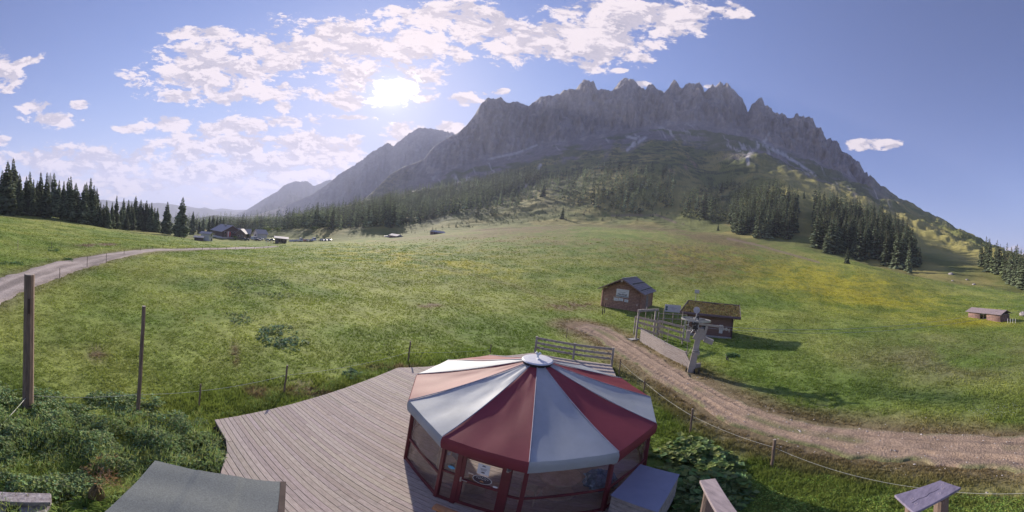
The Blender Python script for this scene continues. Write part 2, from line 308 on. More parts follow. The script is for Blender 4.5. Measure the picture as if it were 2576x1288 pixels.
def build_grid():
    fine=np.radians(np.arange(-104,104.001,.15)); co1=np.radians(np.arange(104+3,256-2,3.))
    th=np.concatenate([fine,co1]); T=len(th); thc=np.where(th>math.pi,th-2*math.pi,th)
    D=[];Z=[]
    for pts,_ in LAY:
        a=np.array(sorted(pts)); thx=np.where(th>math.radians(180),-2*math.radians(104)+0*th,th); 
        D.append(np.interp(thx,a[:,0],a[:,1])); Z.append(np.interp(thx,a[:,0],a[:,2]))
    # ease the wrap behind the camera back to the left end
    D=np.array(D);Z=np.array(Z)
    k=len(fine); w=np.linspace(0,1,T-k+1)[:-1]
    for A in (D,Z): A[:,k:]=A[:,k-1:k]*(1-w)+A[:,0:1]*w
    logD=np.log(D); K=len(LAY)
    # pchip slopes along the column
    h=np.diff(logD,axis=0); dl=np.diff(Z,axis=0)/h; m=np.zeros_like(Z)
    for i in range(1,K-1):
        w1=2*h[i]+h[i-1]; w2=h[i]+2*h[i-1]; s=(dl[i-1]*dl[i])>0
        m[i]=np.where(s,(w1+w2)/(w1/np.where(s,dl[i-1],1)+w2/np.where(s,dl[i],1)),0)
    m[0]=dl[0];m[-1]=dl[-1]
    rows=[];lay=[]
    for i in range(K-1):
        n=LAY[i][1]
        for j in range(n):
            t=j/n; x=logD[i]+t*h[i]
            z=(2*t**3-3*t*t+1)*Z[i]+(t**3-2*t*t+t)*h[i]*m[i]+(-2*t**3+3*t*t)*Z[i+1]+(t**3-t*t)*h[i]*m[i+1]
            rows.append((np.exp(x),z)); lay.append(i+t)
    rows.append((D[-1],Z[-1])); lay.append(K-1)
    DD=np.array([r[0] for r in rows]);ZZ=np.array([r[1] for r in rows]); lay=np.array(lay)[:,None]+0*DD
    X=DD*np.sin(th)[None];Y=DD*np.cos(th)[None]
    # relief
    big=(fbm(X/60,Y/60,3,5)-.5); mid=(fbm(X/14,Y/14,9,4)-.5); sm=(fbm(X/3.,Y/3.,29,3)-.5)
    gul=ridged(X/90,Y/90,41,4)-.5
    px,_=proj(X,Y,ZZ)
    amp=ss(90,500,DD)*ss(0,1,DD/300)
    keep=1-ss(8.6,9.,lay)   # cliffs handled separately
    crest=1-np.exp(-((lay-6)/.10)**2)*.8
    ZZ+=keep*crest*(amp*(big*9+mid*3.5+gul*10*ss(6.8,8,lay))+ss(14,40,DD)*(1-ss(200,400,DD))*mid*.5+ss(11,16,DD)*(1-ss(100,200,DD))*sm*.12)
    # terracettes / cattle steps on the near hills
    ZZ+=keep*ss(6.3,7,lay)*(fbm(X/9,ZZ/1.6,77,3)-.5)*2.2*ss(1000,1600,px)
    # alpine mats and humps below the cliffs
    up=ss(8.6,9,lay)*(1-ss(9.85,10.2,lay))
    ZZ+=up*((gul)*26+mid*9+big*18)
    # cliffs: pillars, gullies and ledges push the rock face in and out
    c=ss(9.9,10.15,lay)*(1-ss(10.96,11.,lay)); cf=c*ss(1100,1180,px)*(1-ss(2180,2240,px))+c*.35
    hh=ZZ; A=th[None]*1450; A=A+90*(fbm(A/210,hh/150,91,3)-.5)
    pil=ridged(A/150+hh/300,hh/420,5,6); fl=fbm(A/24+hh/120,hh/110,15,5); led=fbm(A/120,hh/14,25,3); cr=ridged(A/30-hh/150,hh/160,33,4)
    dr=cf*(-(pil-.5)*95-(fl-.5)*50-(led-.5)*16-(cr-.5)*40)
    t2=np.clip((lay-10),0,1); ext=cf*np.sin(np.pi*np.clip(t2,0,1))*((fl-.5)*16+(cr-.5)*12)*(1-ss(.8,.97,t2))
    DD2=DD+dr*np.sin(np.pi*np.clip(t2*.94+.03,0,1))**.5; ZZ+=ext
    # jagged crest
    cz=np.exp(-((lay-11)/.02)**2); px2=px
    jag=(fbm(A/7,A*0+3,51,3)-.5)*9+(ridged(A/13,A*0+1,52,3)-.5)*6
    ZZ+=cz*ss(1140,1200,px)*(1-ss(2175,2210,px))*jag*ss(1320,1340,px)*.8+cz*(fbm(A/9,A*0,61,3)-.5)*8
    X=DD2*np.sin(th)[None];Y=DD2*np.cos(th)[None]
    return th,DD2,X,Y,ZZ,lay,px
th,DD,GX,GY,GZ,LY,GPX=build_grid()
GPX,GPY=proj(GX,GY,GZ)
NF=int(np.sum(th<=math.radians(104.001)))
def gz(X,Y):
    """ground height at a point"""
    d=math.hypot(X,Y); a=math.atan2(X,Y); f=(a-th[0])/(th[1]-th[0]); 
    if f<0 or f>=NF-1: return -.4
    i=int(f); t=f-i
    z0=np.interp(d,DD[:,i],GZ[:,i]); z1=np.interp(d,DD[:,i+1],GZ[:,i+1]); return float(z0*(1-t)+z1*t)
def gzv(X,Y):
    X=np.asarray(X,float).ravel();Y=np.asarray(Y,float).ravel(); out=np.zeros(len(X)); d=np.hypot(X,Y); f=(np.arctan2(X,Y)-th[0])/(th[1]-th[0]); i=np.clip(np.floor(f).astype(int),0,NF-2); t=np.clip(f-i,0,1)
    o=np.argsort(i); 
    bnd=np.flatnonzero(np.diff(i[o]))+1
    for ch in np.split(o,bnd):
        k=i[ch[0]]; out[ch]=np.interp(d[ch],DD[:,k],GZ[:,k])*(1-t[ch])+np.interp(d[ch],DD[:,k+1],GZ[:,k+1])*t[ch]
    return out
def hit(x,y,dmin=3.,dmax=3000.):
    """where the line of sight through photo point x,y meets the ground"""
    r=ray(x,y); h=math.hypot(r[0],r[1]); a=math.atan2(r[0],r[1]); f=(a-th[0])/(th[1]-th[0]); i=int(np.clip(round(f),0,NF-1))
    d=DD[:,i]; z=GZ[:,i]; e=z-(CZ+d*r[2]/h); k=(d>dmin)
    idx=np.flatnonzero(k[:-1]&(e[:-1]<0)&(e[1:]>=0))
    if not len(idx):
        return None
    j=idx[0]; t=e[j]/(e[j]-e[j+1]); dd=d[j]+(d[j+1]-d[j])*t
    if dd>dmax: return None
    X,Y=dd*math.sin(a),dd*math.cos(a); return X,Y,float(z[j]+(z[j+1]-z[j])*t)
# --- roads and tracks (plan view)
def P3(x,y):
    h=hit(x,y); return h[:2]
_U=[(-60,722),(0,697),(60,680),(120,664),(190,649),(250,639),(310,632),(380,627.2),(480,625),(560,624),(640,621.5),(690,618)]
_L=[(-60,798),(0,767),(60,738),(120,711),(190,684),(250,664),(310,647),(380,633),(480,629.5),(560,628),(640,626),(690,622)]
_u=np.array([P3(*p) for p in _U]); _l=np.array([P3(*p) for p in _L]); _c=(_u+_l)/2; _t=np.gradient(_c,axis=0); _t/=np.linalg.norm(_t,axis=1)[:,None]; _d=(_u-_l)/2
ROADC=[tuple(p) for p in _c]; ROADW=list(np.maximum(.9,abs(_d[:,0]*_t[:,1]-_d[:,1]*_t[:,0])))
TRC=[P3(2760,1150),P3(2560,1137),P3(2400,1131),P3(2250,1120),P3(2100,1105),P3(1950,1075),P3(1850,1035),P3(1760,985),P3(1690,945),P3(1620,905),P3(1560,865),P3(1500,832),P3(1460,820)]
TRW=[1.9,1.85,1.75,1.6,1.4,1.2,1.2,1.2,1.2,1.3,1.6,1.9,1.3]
PATHC=[P3(880,606),P3(960,635),P3(1080,662),P3(1180,690),P3(1300,720),P3(1400,760)]
FP2=[P3(470,612),P3(560,620),P3(640,622)]
DECK=[g(545,1055),g(1000,925),g(1078,922),g(1190,902),g(1342,887),g(1537.5,917),(6.3,15.6),(4.95,9.5),(2.9,5.6),(2.2,2.2),(-2.6,.6),g(555,1190),g(575,1120)]
def ground_col(X,Y,Z,px,py,D,lay):
    """albedo of the ground: meadow mowing, buttercup patches, bare earth, scree, rock"""
    n1=fbm(X/22,Y/22,101,4); n2=fbm(X/5,Y/5,103,4); n3=fbm(X/1.1,Y/1.1,107,3); n4=fbm(X/60,Y/60,109,3)
    g1=np.array([.135,.195,.042]); g2=np.array([.225,.250,.068]); g3=np.array([.19,.165,.045]); dirt=np.array([.17,.115,.085]); hay=np.array([.155,.128,.066])
    def mixc(a,b,t): return a+(b-a)*t[...,None]
    c=mixc(g1+0*X[...,None],g2,ss(.3,.7,.5*n1+.5*n2))
    # dry purple-brown flowering grass on the crest meadow, and yellow buttercups
    brown=ss(.35,.8,n4*.6+.4*n2)*np.exp(-((py-(610-30*np.sin((px-900)/900*math.pi)))/60)**2)*ss(820,1000,px)*(1-ss(1900,2150,px))
    c=mixc(c,np.array([.165,.125,.065]),np.clip(brown*1.3,0,.9))
    br2=np.exp(-((px-1780)/170)**2-((py-665)/45)**2); c=mixc(c,np.array([.15,.12,.05]),np.clip(br2*ss(.3,.6,n2+.1),0,.8))
    yl=np.exp(-((px-2130)/230)**2-((py-(722+(px-2130)*.17))/46)**2)*(.42+.75*ss(.38,.6,n2*.5+n3*.5))
    yl=yl+np.exp(-((px-1050)/260)**2-((py-(655+(px-1050)*.13))/28)**2)*ss(.45,.62,n2*.6+n3*.4)*.7
    yl=yl+np.exp(-((px-2440)/110)**2-((py-812)/12)**2)*.7+np.exp(-((px-1700)/120)**2-((py-640)/25)**2)*.3*ss(.4,.6,n3)
    c=mixc(c,np.array([.33,.29,.03]),np.clip(yl,0,.75))
    # mown, greyer hay at the right, seeding grass
    hy=np.exp(-((px-2400)/260)**2-((py-905)/55)**2)*ss(.25,.55,n2*.5+n1*.5); c=mixc(c,np.array([.175,.165,.085]),np.clip(hy*1.1,0,.85))
    dk=np.exp(-((px-2330)/190)**2-((py-(1000+(px-2330)*.09))/20)**2); c=mixc(c,np.array([.06,.10,.035]),np.clip(dk,0,.8))
    # darker lusher hollow left of the deck / mower stripes
    st=.5+.5*np.sin((X*.5-Y*.9)/1.9+n1*6); c=c*(1+.12*(st[...,None]-.5)*(ss(20,40,D)*(1-ss(120,200,D)))[...,None])
    # left hillside is lusher
    # bare earth patches
    for (x,y,rx,ry) in ((240,895,26,7),(330,910,16,5),(590,895,12,22),(1470,825,45,13),(1440,770,60,10),(1105,858,0,0),(220,617,28,3.5),(270,615,22,3),(990,925,60,6),(790,985,70,12),(1080,768,30,5),(640,990,35,14),(2340,595,0,0)):
        if rx: c=mixc(c,dirt,np.clip(1.3*np.exp(-((px-x)/rx)**2-((py-y)/ry)**2)*ss(.3,.55,n3)*1.2,0,.85))
    dt,_=dist_poly(X,Y,TRC); w=np.clip(1.35-dt/3.4,0,1)*ss(.35,.62,n3*.6+n2*.4+np.clip(1.3-dt/2.6,0,.4)); c=mixc(c,np.array([.19,.13,.09]),np.clip(w,0,.85)*(D<60))
    dr,_=dist_poly(X,Y,ROADC); c=mixc(c,np.array([.16,.14,.08]),np.clip(1.3-dr/3.6,0,.7)*(D<170))
    dp,_=dist_poly(X,Y,PATHC); c=mixc(c,np.array([.20,.20,.07]),np.clip(1.2-dp/1.2,0,.6)*(D>40))
    c=c*(.72+.56*n3[...,None])*(.80+.4*n2[...,None])
    # high hills: alpine mats, dwarf pine, scree, rock
    hi=ss(6.2,7.0,lay); m1=fbm(X/40,Y/40,201,5); m2=fbm(X/11,Z/5,207,4)
    sl=np.array([.15,.165,.055]); go=np.array([.27,.24,.085]); pine=np.array([.028,.045,.022]); 
    hc=mixc(sl+0*X[...,None],go,ss(.45,.65,m1)); hc=mixc(hc,go*1.15,ss(1850,2000,px)*ss(7.6,8.3,lay)*(1-ss(9.0,9.6,lay))*.8)
    hc=mixc(hc,pine,ss(.50,.60,m2)*ss(7.0,8.2,lay)*.85*(1-.88*ss(1850,2000,px)))
    hc=hc*(.7+.6*m2[...,None])
    c=mixc(c,hc,hi)
    a=np.arctan2(X,Y)*1000
    rockn=fbm(a/26,Z/40,301,5); scr=ridged(a/38+Z/110,Z/230,305,4)
    rk=ss(8.75,9.5,lay+(rockn-.5)*1.3)*ss(850,1100,px)*(1-ss(2150,2300,px))
    mat_=ss(.47,.58,fbm(X/70,Z/38,311,5))*(1-ss(9.7,10.05,lay))
    rock=np.array([.22,.20,.20]); lo=mixc(rock*.8+0*X[...,None],np.array([.085,.105,.05]),mat_)
    lo=mixc(lo,np.array([.42,.39,.38]),ss(.80,.90,scr)*ss(8.9,9.3,lay)*(1-ss(9.98,10.1,lay))*.8)
    cl=rock*(.62+.75*fbm(a/8,Z/70,321,5)[...,None])
    strat=fbm(a/60,Z/11,331,3); cl=cl*(.85+.3*strat[...,None]); cl=mixc(cl,np.array([.36,.30,.26]),ss(.62,.72,fbm(a/20,Z/40,341,4))*.5)
    lo=mixc(lo,cl,ss(9.85,10.05,lay+(rockn-.5)*.5))
    c=mixc(c,lo,rk)
    # scree tongues seen in the photograph
    for pts,wd in (([(1575,343),(1600,348),(1592,362),(1578,378)],4),([(1625,345),(1592,368)],4),([(1935,338),(1920,360),(1895,378),(1880,392),(1882,412)],5),([(1905,360),(1925,365),(1950,378),(1975,390)],6),([(1980,395),(2010,412),(2050,440)],4),([(1830,365),(1860,380),(1880,392)],3),([(1350,365),(1300,385),(1230,400)],3),([(1320,470),(1345,440),(1360,415)],4)):
        d,_=dist_poly(px,py,pts); c=mixc(c,np.array([.46,.43,.42]),np.clip(1.25-d/wd,0,.9)*(D>400)*ss(.2,.5,fbm(px/6,py/6,401,3)))
    for pts,wd in (([(1540,542),(1650,540),(1700,560)],3),([(1830,600),(1900,615),(1990,640),(2060,660)],3)):
        d,_=dist_poly(px,py,pts); c=mixc(c,np.array([.23,.17,.13]),np.clip(1.2-d/wd,0,.7)*(D>100))
    for (x,y) in ((1735,400),(1725,420),(1690,430),(1748,415)):
        c=mixc(c,np.array([.30,.20,.15]),.8*np.exp(-((px-x-(py-y)*.5)/5)**2-((py-y)/9)**2)*(D>300)*ss(.3,.6,n2))
    return np.clip(c,.005,.8)
GC=ground_col(GX,GY,GZ,GPX,GPY,DD,LY)
def sheet(name,r0,r1,m,smooth=True):
    n,T=GX.shape; rows=np.arange(r0,r1); k=len(rows)
    V=np.stack([GX[rows],GY[rows],GZ[rows]],-1).reshape(-1,3); C=GC[rows].reshape(-1,3)
    i,j=np.meshgrid(np.arange(k-1),np.arange(T),indexing='ij'); j2=(j+1)%T
    F=np.stack([i*T+j,(i)*T+j2,(i+1)*T+j2,(i+1)*T+j],-1).reshape(-1,4)[:,::-1]
    return npmesh(name,V,F,m,col=C,smooth=smooth)
rowlay=LY[:,0]; r9=int(np.argmax(rowlay>=9.0)); 
mg=mat('meadow',rough=.95,attr='Col',var=.35,scale=2.2,bump=.06,bscale=6.,spec=.15)
mk=mat('mountain_rock',rough=.95,attr='Col',var=.22,scale=.05,bump=2.5,bscale=.12,spec=.1)
tag(sheet('ground',0,r9+1,mg),kind='structure')
tag(sheet('mountain',r9,len(rowlay),mk),kind='structure')
def far_range(name,pts,d0,d1,dep,zb,seed,alb,wood):
    """a distant mountain range: foot at d1, crest through the photo outline at d0"""
    a=np.array(sorted([(math.atan2(*ray(x,y)[:2]),(CZ+d0*ray(x,y)[2]/math.hypot(*ray(x,y)[:2]))) for x,y in pts])); t=np.arange(a[0,0],a[-1,0],math.radians(.12)); zc=np.interp(t,a[:,0],a[:,1])
    n=46; ts=np.concatenate([np.linspace(0,1,n),[1.15,1.4]]); Dm=np.zeros((len(ts),len(t)));Zm=np.zeros_like(Dm)
    for i,s in enumerate(ts):
        if s<=1: Dm[i]=d1+(d0-d1)*s; Zm[i]=zb+(zc-zb)*(s**1.25)
        else: Dm[i]=d0+(s-1)*dep*2.5; Zm[i]=zc-(zc-zb)*(s-1)*2.5
    A=t[None]*d0; r=ridged(A/(d0*.05),Dm/(d0*.13),seed,5)-.5; f=fbm(A/(d0*.014),Dm/(d0*.03),seed+7,4)-.5
    env=np.sin(np.pi*np.clip(ts,0,1))[:,None]
    Zm+=env*(zc-zb)[None]*(.34*r+.16*f); Zm[n-1]+=(fbm(t*400,t*0,seed,3)-.5)*(zc-zb)*.03
    X=Dm*np.sin(t);Y=Dm*np.cos(t); sc_=fbm(A/(d0*.01),Zm/(d0*.01),seed+3,4)
    w=ss(-.1,.1,(wood-ts[:,None])+(sc_-.5)*.5)[...,None]
    C=(np.array(alb)*(1-w)+np.array([.03,.05,.03])*w)*(.7+.6*sc_[...,None])
    k,T=X.shape; i,j=np.meshgrid(np.arange(k-1),np.arange(T-1),indexing='ij'); F=np.stack([i*T+j,i*T+j+1,(i+1)*T+j+1,(i+1)*T+j],-1).reshape(-1,4)[:,::-1]
    tag(npmesh(name,np.stack([X,Y,Zm],-1).reshape(-1,3),F,mk,col=C.reshape(-1,3),smooth=True),kind='structure')
far_range('distant_mountain',[(540,575),(600,552),(650,539),(700,524),(740,508),(780,492),(820,466),(840,450),(850,440),(860,434),(890,417),(915,399),(935,382),(950,374),(962,366),(972,360),(982,363),(990,367),(1005,355),(1030,335),(1045,325),(1055,321),(1070,322),(1090,325),(1125,330),(1145,336),(1170,350),(1260,400)],2550,1950,700,-40,11,(.22,.21,.20),.35)
far_range('distant_hills',[(480,570),(560,550),(590,540),(620,528),(640,516),(665,500),(682,490),(700,480),(712,468),(722,463),(735,459),(742,456),(756,457),(770,455),(780,461),(790,468),(800,464),(820,455),(832,452),(845,456),(870,470),(920,500),(980,540)],4300,3500,900,-80,23,(.16,.17,.16),.6)
far_range('blue_hills',[(100,540),(220,505),(260,502),(300,508),(330,505),(370,512),(400,510),(440,515),(470,522),(500,525),(520,524),(545,531),(580,530),(600,533),(620,531),(660,540),(760,560)],6500,5600,1000,-140,31,(.10,.12,.09),1.2)
far_range('far_blue_ridge',[(200,530),(330,520),(420,520),(470,518),(500,524),(515,521),(535,527),(560,524),(590,528),(625,527),(700,540)],8200,7500,300,-140,37,(.10,.12,.09),1.2)
far_range('valley_hill',[(420,580),(470,560),(500,548),(540,541),(590,546),(640,543),(700,545),(760,540),(830,545),(900,560)],2000,1300,500,-45,43,(.07,.09,.05),1.3)

# --- gravel road and dirt track as draped sheets
def ribbon(name,pts,ws,m,off,ragged,cfun,step=.35,cross=14):
    P=np.array(pts); seg=np.hypot(*np.diff(P,axis=0).T); s=np.concatenate([[0],np.cumsum(seg)]); 
    u=[0.]
    while u[-1]<s[-1]:
        x=np.interp(u[-1],s,P[:,0]);y=np.interp(u[-1],s,P[:,1]); u.append(u[-1]+max(step,step*math.hypot(x,y)/25))
    u=np.array(u[:-1])
    # smooth centreline (Catmull-Rom via cubic on s)
    def cr(v):
        m_=np.gradient(v,s); i=np.clip(np.searchsorted(s,u)-1,0,len(s)-2); h=s[i+1]-s[i]; t=(u-s[i])/h
        return (2*t**3-3*t*t+1)*v[i]+(t**3-2*t*t+t)*h*m_[i]+(-2*t**3+3*t*t)*v[i+1]+(t**3-t*t)*h*m_[i+1]
    cx,cy=cr(P[:,0]),cr(P[:,1]); w=np.interp(u,s,ws); tx,ty=np.gradient(cx),np.gradient(cy); l=np.hypot(tx,ty); nx,ny=-ty/l,tx/l
    q=np.linspace(-1,1,cross); V=[];C=[]
    el=1+ragged*(fbm(u/1.3,u*0,5,4)-.5); er=1+ragged*(fbm(u/1.3,u*0+9,6,4)-.5)
    W=np.where(q[None]<0,el[:,None],er[:,None])*q[None]*w[:,None]
    X=cx[:,None]+nx[:,None]*W; Y=cy[:,None]+ny[:,None]*W; Z=gzv(X,Y).reshape(X.shape)+off+.0*X
    Z=Z-ss(.85,1,abs(q))[None]*(off+.05)
    C,dz=cfun(X,Y,q[None]+0*X,w[:,None]+0*X,u[:,None]+0*X); Z=Z+dz
    T=cross; i,j=np.meshgrid(np.arange(len(u)-1),np.arange(T-1),indexing='ij'); F=np.stack([i*T+j,i*T+j+1,(i+1)*T+j+1,(i+1)*T+j],-1).reshape(-1,4)
    o=npmesh(name,np.stack([X,Y,Z],-1).reshape(-1,3),F,m,col=C.reshape(-1,3),smooth=True)
    return tag(o,kind='structure')
def roadc(X,Y,q,w,u):
    n=fbm(X/.8,Y/.8,501,4); n2=fbm(q*2.2,u/9,503,3); c=np.array([.34,.29,.265])*(.75+.5*n[...,None]); d=ss(.45,.65,n2)[...,None]; c=c*(1-d*.32); 
    m=np.exp(-((abs(q)-.42)/.14)**2)[...,None]; c=c*(1+.22*m); return c,0*X
ribbon('gravel_road',ROADC,ROADW,mat('road_gravel',rough=.95,attr='Col',var=.3,scale=6,bump=.03,bscale=18,spec=.15),.10,.5,roadc,step=.5)
def trackc(X,Y,q,w,u):
    n=fbm(X/.5,Y/.5,511,4); n2=fbm(X/2.5,Y/2.5,513,3); c=np.array([.32,.235,.175])*(.7+.6*n[...,None])
    mid=np.exp(-(q/.22)**2)*ss(.45,.6,n2)*.7; c=c+(np.array([.15,.16,.07])-c)*mid[...,None]
    ed=ss(.6,1,abs(q))*ss(.35,.6,n2*.5+n*.5)*.9; c=c+(np.array([.11,.14,.05])-c)*ed[...,None]
    rut=np.exp(-((abs(q)-.5)/.13)**2); tr=.5+.5*np.sin(u*2*math.pi/.42+np.sign(q)*1.2+abs(q)*6)
    far=ss(14,18,np.hypot(X,Y)); dz=-rut*.05+rut*(tr-.5)*.05*far+.05*np.exp(-((abs(q)-.28)/.09)**2)+(n-.5)*.05
    c=c*(1-.35*(rut*far*tr)[...,None]*.8); return c,dz
ribbon('dirt_track',TRC,TRW,mat('track_earth',rough=.97,attr='Col',var=.35,scale=9,bump=.05,bscale=14,spec=.1),.09,.7,trackc,step=.1,cross=40)
# loose stones on the track: too many to count
def stones():
    V=[];F=[];C=[]; P=np.array(TRC)
    for k in range(420):
        i=random.randrange(0,8); t=random.random(); q=random.gauss(0,1.05); a=P[i]*(1-t)+P[i+1]*t; d=P[i+1]-P[i]; d/=np.hypot(*d); x=a[0]-d[1]*q; y=a[1]+d[0]*q
        r=random.choice([.015,.02,.03,.04,.06])*random.uniform(.6,1.2); z=gz(x,y)+.1; o=len(V); rot=random.random()*6
        for (ax,ay,az) in ((1,0,0),(.3,.8,0),(-.8,.5,0),(-.7,-.6,0),(.4,-.9,0),(.1,0,.7)):
            c,s=math.cos(rot),math.sin(rot); V.append((x+r*(ax*c-ay*s),y+r*(ax*s+ay*c),z-r*.15+az*r*random.uniform(.7,1.1)))
        for j in range(5): F.append((o+j,o+(j+1)%5,o+5)); C.append(np.array([.42,.38,.36])*random.uniform(.7,1.25))
    tag(npmesh('loose_stones',V,F,mat('stone_chips',rough=.9,attr='Col',var=.2),fcol=C),'pale loose stones scattered over the rutted dirt track','stones',kind='stuff')
stones()

# ================================================================ spruces
def spruce_mat(name,tr):
    m=mat(name,rough=.9,attr='Col',var=.3,scale=1.2,trans=tr,spec=.15); nt=m.node_tree
    oi=nt.nodes.new('ShaderNodeObjectInfo'); mr=nt.nodes.new('ShaderNodeMapRange'); mr.inputs[3].default_value=.72; mr.inputs[4].default_value=1.3; nt.links.new(oi.outputs['Random'],mr.inputs[0])
    mx=[n for n in nt.nodes if n.bl_idname=='ShaderNodeMix'][0]; v=nt.nodes.new('ShaderNodeVectorMath'); v.operation='SCALE'; nt.links.new(mx.outputs[2],v.inputs[0]); nt.links.new(mr.outputs[0],v.inputs['Scale'])
    for l in list(mx.outputs[2].links):
        if l.to_node!=v: nt.links.new(v.outputs[0],l.to_socket)
    return m
MSP=spruce_mat('spruce_needles',.45); MBARK=mat('bark',(.11,.075,.055),.95,scale=6,var=.4,stretch=(1,1,.2),bump=.02)
MLF=mat('leaf',rough=.75,attr='Col',var=.25,scale=4,trans=.35,spec=.16)
def spruce_geo(h,R0,tiers,nb,seed,full=True,z0=.06):
    r=np.random.default_rng(seed); V=[];F=[];C=[]
    lean=r.normal(0,.006,2)
    for t in range(tiers):
        u=(t+.5*r.random())/tiers; z=h*(z0+(1-z0)*u**.92); rad=R0*(1-u)**.82*(1+.16*math.sin(u*23+seed))*(.55+.45*min(1,u*9+.35))+.06*R0
        n=max(4,int(nb*(1-.55*u))); ph=r.random()*6.28
        for k in range(n):
            a=ph+6.283*k/n+r.normal(0,.22); l=rad*r.uniform(.62,1.18); dz=-l*r.uniform(.18,.5)+ (0.22*l if u>.8 else 0); w=l*r.uniform(.26,.42)+.05*h/tiers
            ca,sa=math.cos(a),math.sin(a); o=len(V); x0,y0=lean[0]*z,lean[1]*z; zz_=z+r.normal(0,.25*h/tiers)
            V+= [(x0,y0,zz_+.06*l),(x0+ca*l*.62-sa*w,y0+sa*l*.62+ca*w,zz_+dz*.75-.18*w),(x0+ca*l*.6,y0+sa*l*.6,zz_+dz*.38+.05*l),(x0+ca*l*.62+sa*w,y0+sa*l*.62-ca*w,zz_+dz*.75-.18*w),(x0+ca*l,y0+sa*l,zz_+dz)]
            F+= [(o,o+1,o+2),(o,o+2,o+3),(o+2,o+1,o+4),(o+2,o+4,o+3)]
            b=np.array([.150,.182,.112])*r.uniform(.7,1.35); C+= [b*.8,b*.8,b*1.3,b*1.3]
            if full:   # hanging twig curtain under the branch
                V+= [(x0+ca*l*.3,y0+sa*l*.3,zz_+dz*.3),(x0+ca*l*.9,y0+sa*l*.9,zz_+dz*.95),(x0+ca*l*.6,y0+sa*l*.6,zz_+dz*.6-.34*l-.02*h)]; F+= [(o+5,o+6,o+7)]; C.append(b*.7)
    # leader shoot
    o=len(V); V+= [(lean[0]*h-.012*h,lean[1]*h,h*.955),(lean[0]*h+.012*h,lean[1]*h,h*.955),(lean[0]*h,lean[1]*h,h*1.02)]; F.append((o,o+1,o+2)); C.append(np.array([.05,.07,.03]))
    return np.array(V),np.array(F),np.array(C)
def crown_mesh(name,geo):
    o=npmesh(name,geo[0],geo[1],MSP,fcol=geo[2]); me=o.data; bpy.data.objects.remove(o); return me
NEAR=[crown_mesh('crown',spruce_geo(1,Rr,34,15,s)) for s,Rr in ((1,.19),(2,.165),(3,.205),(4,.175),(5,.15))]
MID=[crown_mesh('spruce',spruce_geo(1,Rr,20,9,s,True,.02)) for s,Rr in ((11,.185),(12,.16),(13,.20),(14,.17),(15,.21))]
MIDC=MID
tm=MB().cyl((0,0,-.03),(0,0,.3),.018,.014,8).cyl((0,0,.3),(0,0,.98),.014,.002,8); to=tm.build('trunk',MBARK); TRUNK=to.data; bpy.data.objects.remove(to)
def place_tree(X,Y,Z,h,near,label,group,kind=None,wd=1.):
    rz=random.random()*6.28
    if near:
        t=empty('spruce_tree',(X,Y,Z),rz,label,'tree',group); t.scale=(h*wd,h*wd,h)
        for nm,me in (('trunk',TRUNK),('crown',kind or random.choice(NEAR))):
            o=bpy.data.objects.new(nm,me); sc.collection.objects.link(o); o.parent=t
        return t
    o=bpy.data.objects.new('spruce_tree',kind or random.choice(MID)); sc.collection.objects.link(o); o.location=(X,Y,Z); o.rotation_euler=(0,0,rz); o.scale=(h*wd,h*wd,h); return tag(o,label,'tree',group)
def c5(u,v): return u*.2694,347+v*.2694
# the left stand, tree by tree: (x, base y, top y)
lt=[(0,640,240),(75,690,215),(125,700,190),(180,690,330),(220,660,240),(280,680,310),(310,700,385),(375,700,320),(430,720,318),(465,730,325),(505,740,325),(548,745,395),(590,760,400),(630,770,370),(655,780,360),(700,775,420),(740,790,510),(778,800,430),(800,800,410),(835,800,375),(868,810,440),(895,810,470),(25,680,300),(150,700,300),(245,690,360),(345,700,400)]
def by_px(x,yb,yt):
    h=hit(x,yb,dmin=60)
    if h is None:
        h=hit(x,yb+8,dmin=60)
        if h is None: return None
    X,Y,Z=h; d=math.hypot(X,Y); r=ray(x,yt); return X,Y,Z,max(3,CZ+d*r[2]/math.hypot(r[0],r[1])-Z)
lt.sort(); ORD1='first second third fourth fifth sixth seventh eighth ninth tenth eleventh twelfth thirteenth fourteenth fifteenth sixteenth seventeenth eighteenth nineteenth twentieth twenty-first twenty-second twenty-third twenty-fourth twenty-fifth twenty-sixth twenty-seventh'.split()
for i,(u,vb,vt) in enumerate(lt):
    x,yb=c5(u,vb); _,yt=c5(u,vt); q=by_px(x,yb,yt)
    if q: place_tree(*q,True,'tall dark spruce of the left-hand stand, '+ORD1[i]+' from the picture edge','spruces of the left-hand stand',wd=random.uniform(.9,1.15))
ORD='first second third fourth fifth sixth seventh eighth ninth tenth eleventh twelfth thirteenth fourteenth fifteenth sixteenth seventeenth eighteenth nineteenth twentieth twenty-first twenty-second twenty-third twenty-fourth twenty-fifth twenty-sixth twenty-seventh'.split()
lt2=[(935,830,590),(965,830,620),(990,830,580),(1040,845,600),(1080,850,540),(1120,850,640),(1145,850,560),(1190,855,575),(1180,860,700),(1220,855,600),(1255,855,540),(1300,860,575),(1330,865,610),(1355,865,580),(1385,870,620),(1405,875,600),(1435,880,650),(1460,885,650),(1240,860,640),(1010,845,660),(1330,870,710)]
lt2.sort()
for i,(u,vb,vt) in enumerate(lt2):
    x,yb=c5(u,vb); _,yt=c5(u,vt); q=by_px(x,yb,yt)
    if q: place_tree(*q,True,'spruce in the lower row before the two lone spruces, '+ORD[i]+' from its left end','spruces of the lower row',wd=random.uniform(.95,1.25))
q=by_px(*c5(1550,895),c5(0,595)[1]); place_tree(*q,True,'slender lone spruce, left of the pair beside the mountain inn',None,wd=1.25,kind=NEAR[0])
q=by_px(*c5(1680,925),c5(0,550)[1]); place_tree(*q,True,'tallest lone spruce, right of the pair beside the mountain inn',None,wd=1.2,kind=NEAR[2])
